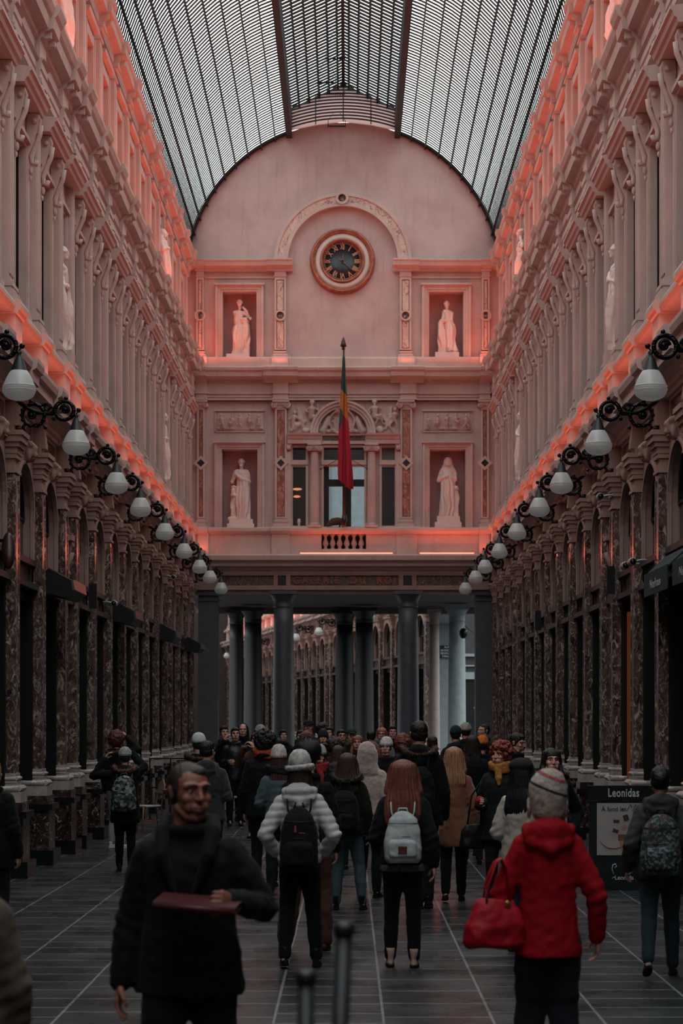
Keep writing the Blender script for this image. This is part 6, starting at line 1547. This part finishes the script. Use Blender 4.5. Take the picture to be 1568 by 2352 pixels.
me=text_mesh('Leonida',.07,.001,.001); setmats(me,LET); o=link('lettering',me,st,(0,-.045,.14)); o.rotation_euler=(PI/2,0,0)

# ------------------------------------------------------------------ cafe furniture on the left
RAT=M_('rattan_cane','8A5638',.45,0,.2,20); WEAVE=blotch('pale_woven_seat',['8E9696','A4ACAA','7A8284'],60)
def bistro(name_label,x,y,rz):
    r=empty('bistro_chair',(x,y,0),rz,name_label,'chair','rattan bistro chairs on the left')
    m=MB(); m.lathe([(0,.43),(.2,.43),(.215,.445),(.2,.46),(0,.46)],(0,0,0),20); put('seat',m,WEAVE,r)
    for sx,sy in ((-.16,-.15),(.16,-.15)): m=MB(); m.tube([(sx,sy,.44),(sx*1.15,sy*1.2,0)],.013,7); put('leg',m,RAT,r)
    for s in (-1,1): m=MB(); m.tube([(s*.19,.21,0),(s*.17,.16,.44),(s*.19,.2,.7),(s*.17,.23,.84)],.013,7); put('leg',m,RAT,r)
    m=MB(); m.tube([(.2*math.cos(a),.2+.03*math.sin(a),.66+.24*math.sin(a)) for a in [PI*q/14 for q in range(15)]],.014,7); m.tube([(-.2,.2,.66),(.2,.2,.66)],.012,6); bk=put('back_frame',m,RAT,r)
    m=MB(); m._add([(.18*math.cos(a),.2+.02*math.sin(a),.67+.215*math.sin(a)) for a in [PI*q/14 for q in range(15)]]+[(.18*math.cos(a),.21+.02*math.sin(a),.67+.215*math.sin(a)) for a in [PI*q/14 for q in range(15)]],[tuple(range(15)),tuple(range(15,30))[::-1]]+[(q,q+1,q+16,q+15) for q in range(14)]); put('backrest',m,WEAVE,r)
    m=MB(); m.tube([(.19*math.cos(a),.17*math.sin(a),.2) for a in [2*PI*q/20 for q in range(21)]],.008,5); put('stretcher',m,RAT,r)
    return r
bistro('pale woven bistro chair left of the slanted menu board, facing away',-2.12,37.6,.3)
bistro('bistro chair behind the first one, only its curved back showing',-1.95,39.6,2.6)
bistro('bistro chair tucked beside the wooden table, left of the man in black',-3.3,33.9,-1.2)
bistro('bistro chair on the far side of the wooden table',-2.7,34.9,.1)
bistro('bistro chair by the black railing',-2.95,36.2,1.9)
def table(lab,x,y,items):
    r=empty('cafe_table',(x,y,0),0,lab,'table','cafe tables on the left')
    m=MB(); m.lathe([(0,.72),(.33,.72),(.345,.735),(.33,.75),(0,.75)],(0,0,0),28); put('tabletop',m,M_('table_wood','7A4E38',.35,0,.25,12),r)
    m=MB(); m.tube([(0,0,.03),(0,0,.72)],.025,8); put('pedestal',m,IRON,r)
    m=MB(); m.lathe([(0,0),(.2,0),(.19,.02),(.04,.05),(0,.05)],(0,0,0),20); put('foot',m,IRON,r)
    return r
table('round wooden cafe table right beside the man in the black coat',-2.72,33.6,1)
table('small round cafe table beyond the grey hooded man',-2.45,40.5,0)
for i,(dx,dy,a) in enumerate(((-.15,-.1,.2),(.1,-.16,-.5),(.02,.1,1.1))):
    m=MB(); m.box(-.1,.1,-.07,.07,0,.012+.004*i); m.box(-.098,.09,-.068,.06,.012,.016+.004*i); o=put('menu_card',m,M_('menu_card_paper','9A7A68',.6),None,(-2.72+dx,33.6+dy,.751),a); tag(o,['flat menu card on the wooden table, left one','flat menu card on the wooden table, front one','flat menu card on the wooden table, rear one'][i],'menu')
r=empty('menu_board',(-1.83,37.2,0),math.radians(-38),'slanted white menu board with a dark red edge beside the bistro chair','menu board')
m=MB(); m.obox((0,0,.62),(1,0,0),(0,.97,.24),(0,-.24,.97),.2,.008,.33); put('sheet',m,M_('menu_white','A7A3A6',.5),r)
m=MB()
for s in (-1,1): m.tube([(s*.21,.08,.27),(s*.21,-.085,.97)],.013,6)
m.tube([(-.21,-.085,.97),(.21,-.085,.97)],.013,6); put('rim',m,M_('menu_rim','5A1826',.5),r)
m=MB(); m.tube([(0,.1,.02),(0,.06,.4)],.018,6); m.box(-.2,.2,-.05,.25,0,.025); put('stand',m,IRON,r)
r=empty('railing',(-3.1,37.9,0),0,'thin black metal railing in front of the left pilaster bases','railing')
m=MB()
for z in (.62,1.18): m.box(-.62,.62,-.012,.012,z-.012,z+.012)
put('rail',m,IRON,r)
for x in (-.6,-.2,.2,.6): m=MB(); m.box(x-.012,x+.012,-.012,.012,0,1.18); m.box(x-.04,x+.04,-.04,.04,0,.012); put('post',m,IRON,r)
# low ledge behind the orange beanie
m=MB(); m.box(-.35,.3,-.1,.1,.95,1.0); m.box(-.32,.27,-.07,.07,0,.95); o=put('stone_counter',m,M_('counter_stone','9A8A82',.5),None,(2.75,42.0,0)); tag(o,'small pale topped counter behind the curly red-haired woman','counter')

# ------------------------------------------------------------------ fittings on the shop level
def awning(y0,y1,lab,txt=True,cut=False):
    r=empty('awning',(WALLX,(y0+y1)/2,0),PI,lab,'awning','green awnings on the right wall'); h=(y1-y0)/2-.18
    AW=M_('dark_green_awning','1E3032',.8,0,.25,30,0,40,.3,0,(1,30,1))
    m=MB(); m.sweep([(.3,3.98),(.56,3.74),(.56,3.72),(.3,3.95)],-h,h); put('canopy',m,AW,r)
    m=MB(); m.box(.555,.57,-h,h,3.47,3.75); va=put('valance',m,AW,r)
    me=text_mesh('Neuhaus',.15,.002,.002,shear=.1); setmats(me,M_('awning_letters','8F9690',.6,0,0)); wm=max(v.co.x for v in me.vertices)
    for v in me.vertices: v.co.x*=.42/wm
    o=link('lettering',me,va,(.573,0,3.59)); o.rotation_euler=(PI/2,0,PI/2)
    for s in (-1,1): m=MB(); m.tube([(.3,s*(h-.05),3.5),(.56,s*(h-.05),3.72)],.012,6); put('arm',m,IRON,r)
awning(22.34,24.46,'dark green awning with pale lettering, the fully visible one on the right wall')
awning(20.22,22.34,'dark green awning cut by the right edge of the photo')
for i,Y_ in enumerate((27.4,35.2,43.4,50.6)):
    r=empty('awning_box',(-WALLX,Y_,0),0,'closed dark awning cassette on the left wall, '+['nearest one','second from the viewer','third from the viewer','farthest one'][i],'awning','closed awning cassettes on the left wall')
    m=MB(); m.sweep([(.3,3.95),(.42,4.02),(.72,3.86),(.74,3.72),(.66,3.62),(.3,3.7)],-.62,.62); put('housing',m,FRAME,r)
    m=MB(); m.sweep([(.72,3.86),(.75,3.87),(.77,3.73),(.74,3.72)],-.62,.62); put('front_rail',m,M_('awning_rail','5A5F62',.35,.5),r)
def sign(x,y,z,rot,lab,col='1A1312'):
    r=empty('projecting_sign',(x,y,z),rot,lab,'sign','projecting shop signs'); 
    m=MB(); m.lathe([(0,-.03),(.11,-.03),(.13,0),(.11,.03),(0,.03)],(.13,0,0),24,'y',1.7,.62); put('disc',m,M_('sign_'+col,col,.4),r); m=MB(); m.box(.0,.12,-.01,.01,.1,.14); put('bracket',m,IRON,r)
sign(-4.0,23.1,3.95,0,'dark oval projecting sign near the left edge of the photo','3A1C16')
def box_sign(x,y,z,lab):
    o=MB(); o.box(-.06,.06,-.02,.02,-.2,.2); o=put('box_sign',o,FRAME,None,(x,y,z)); tag(o,lab,'sign')
box_sign(-3.9,31.0,3.9,'small black box sign on the left transom beside a white camera')
box_sign(3.9,28.1,3.95,'small black box sign on the right transom, right of the scroll console')
box_sign(3.9,38.9,3.9,'small black box sign far along the right transom')
def seccam(x,y,z,s,lab):
    r=empty('security_camera',(x,y,z),0,lab,'camera','white security cameras'); W_=M_('camera_white','A9ADAF',.4,0,0)
    m=MB(); m.lathe([(0,-.1),(.045,-.1),(.05,-.08),(.05,.1),(0,.11)],(0,0,0),14,'y'); put('housing',m,W_,r)
    m=MB(); m.lathe([(0,-.125),(.04,-.12),(.042,-.098),(0,-.098)],(0,0,0),12,'y'); put('lens',m,IRON,r)
    m=MB(); m.tube([(0,.03,0),(s*.12,.05,.03),(s*.2,.05,.03)],.015,6); put('mount',m,W_,r)
seccam(-3.8,33.0,3.9,-1,'white camera on the left transom, right of the black box sign'); seccam(-3.75,43.6,5.1,-1,'small white camera high on a left pilaster among the capitals'); seccam(-3.75,51.4,3.85,-1,'farthest white camera, beside the left grey pier')
seccam(3.78,28.4,5.18,1,'white camera high on the right wall below the lamps'); seccam(3.72,25.4,3.95,1,'left of the two white cameras beside the green awning'); seccam(3.74,24.9,3.96,1,'right of the two white cameras beside the green awning')
GLOW=emis('warm_panel_glow','A8532F',.16)  # panels glow themselves, standing in for warm interior light on the jambs
for rx,y,w_,lab in ((1,27.9,.14,'self-glowing strip for the warm edge of a shop interior, right of centre on the right wall'),(1,21.9,.1,'self-glowing strip for the warm edge of a shop interior near the right photo edge')):
    m=MB(); m.box(-.05,.0,-.02,.02,.5,3.5); o=put('glowing_shop_panel',m,GLOW,None,(4.2,y+.3,0)); tag(o,lab,'glowing panel')

# ------------------------------------------------------------------ blurred posts at the very front
for px,pyt,Y_,ln,lab in ((702,2228,4.6,0,'blurred dark metal post at the bottom, the shorter left one'),(790,2118,4.6,-.03,'blurred dark metal post at the bottom, the taller right one')):
    zt=WZ(pyt,Y_); r=empty('metal_post',(WX(px,Y_),Y_,0),0,lab,'post','dark posts at the bottom of the photo')
    PM=M_('dark_grey_post','26282C',.45,.4,.1)
    m=MB(); m.tube([(ln*2,0,.02),(ln,0,zt*.5),(0,0,zt-.02)],.021,14); put('tube',m,PM,r)
    m=MB(); m.lathe([(0,zt-.03),(.025,zt-.03),(.026,zt-.01),(.02,zt),(0,zt)],(0,0,0),14); put('cap',m,PM,r)
    m=MB(); m.lathe([(0,0),(.05,0),(.048,.015),(.03,.03),(0,.03)],(ln*2,0,0),18); put('base_plate',m,PM,r)
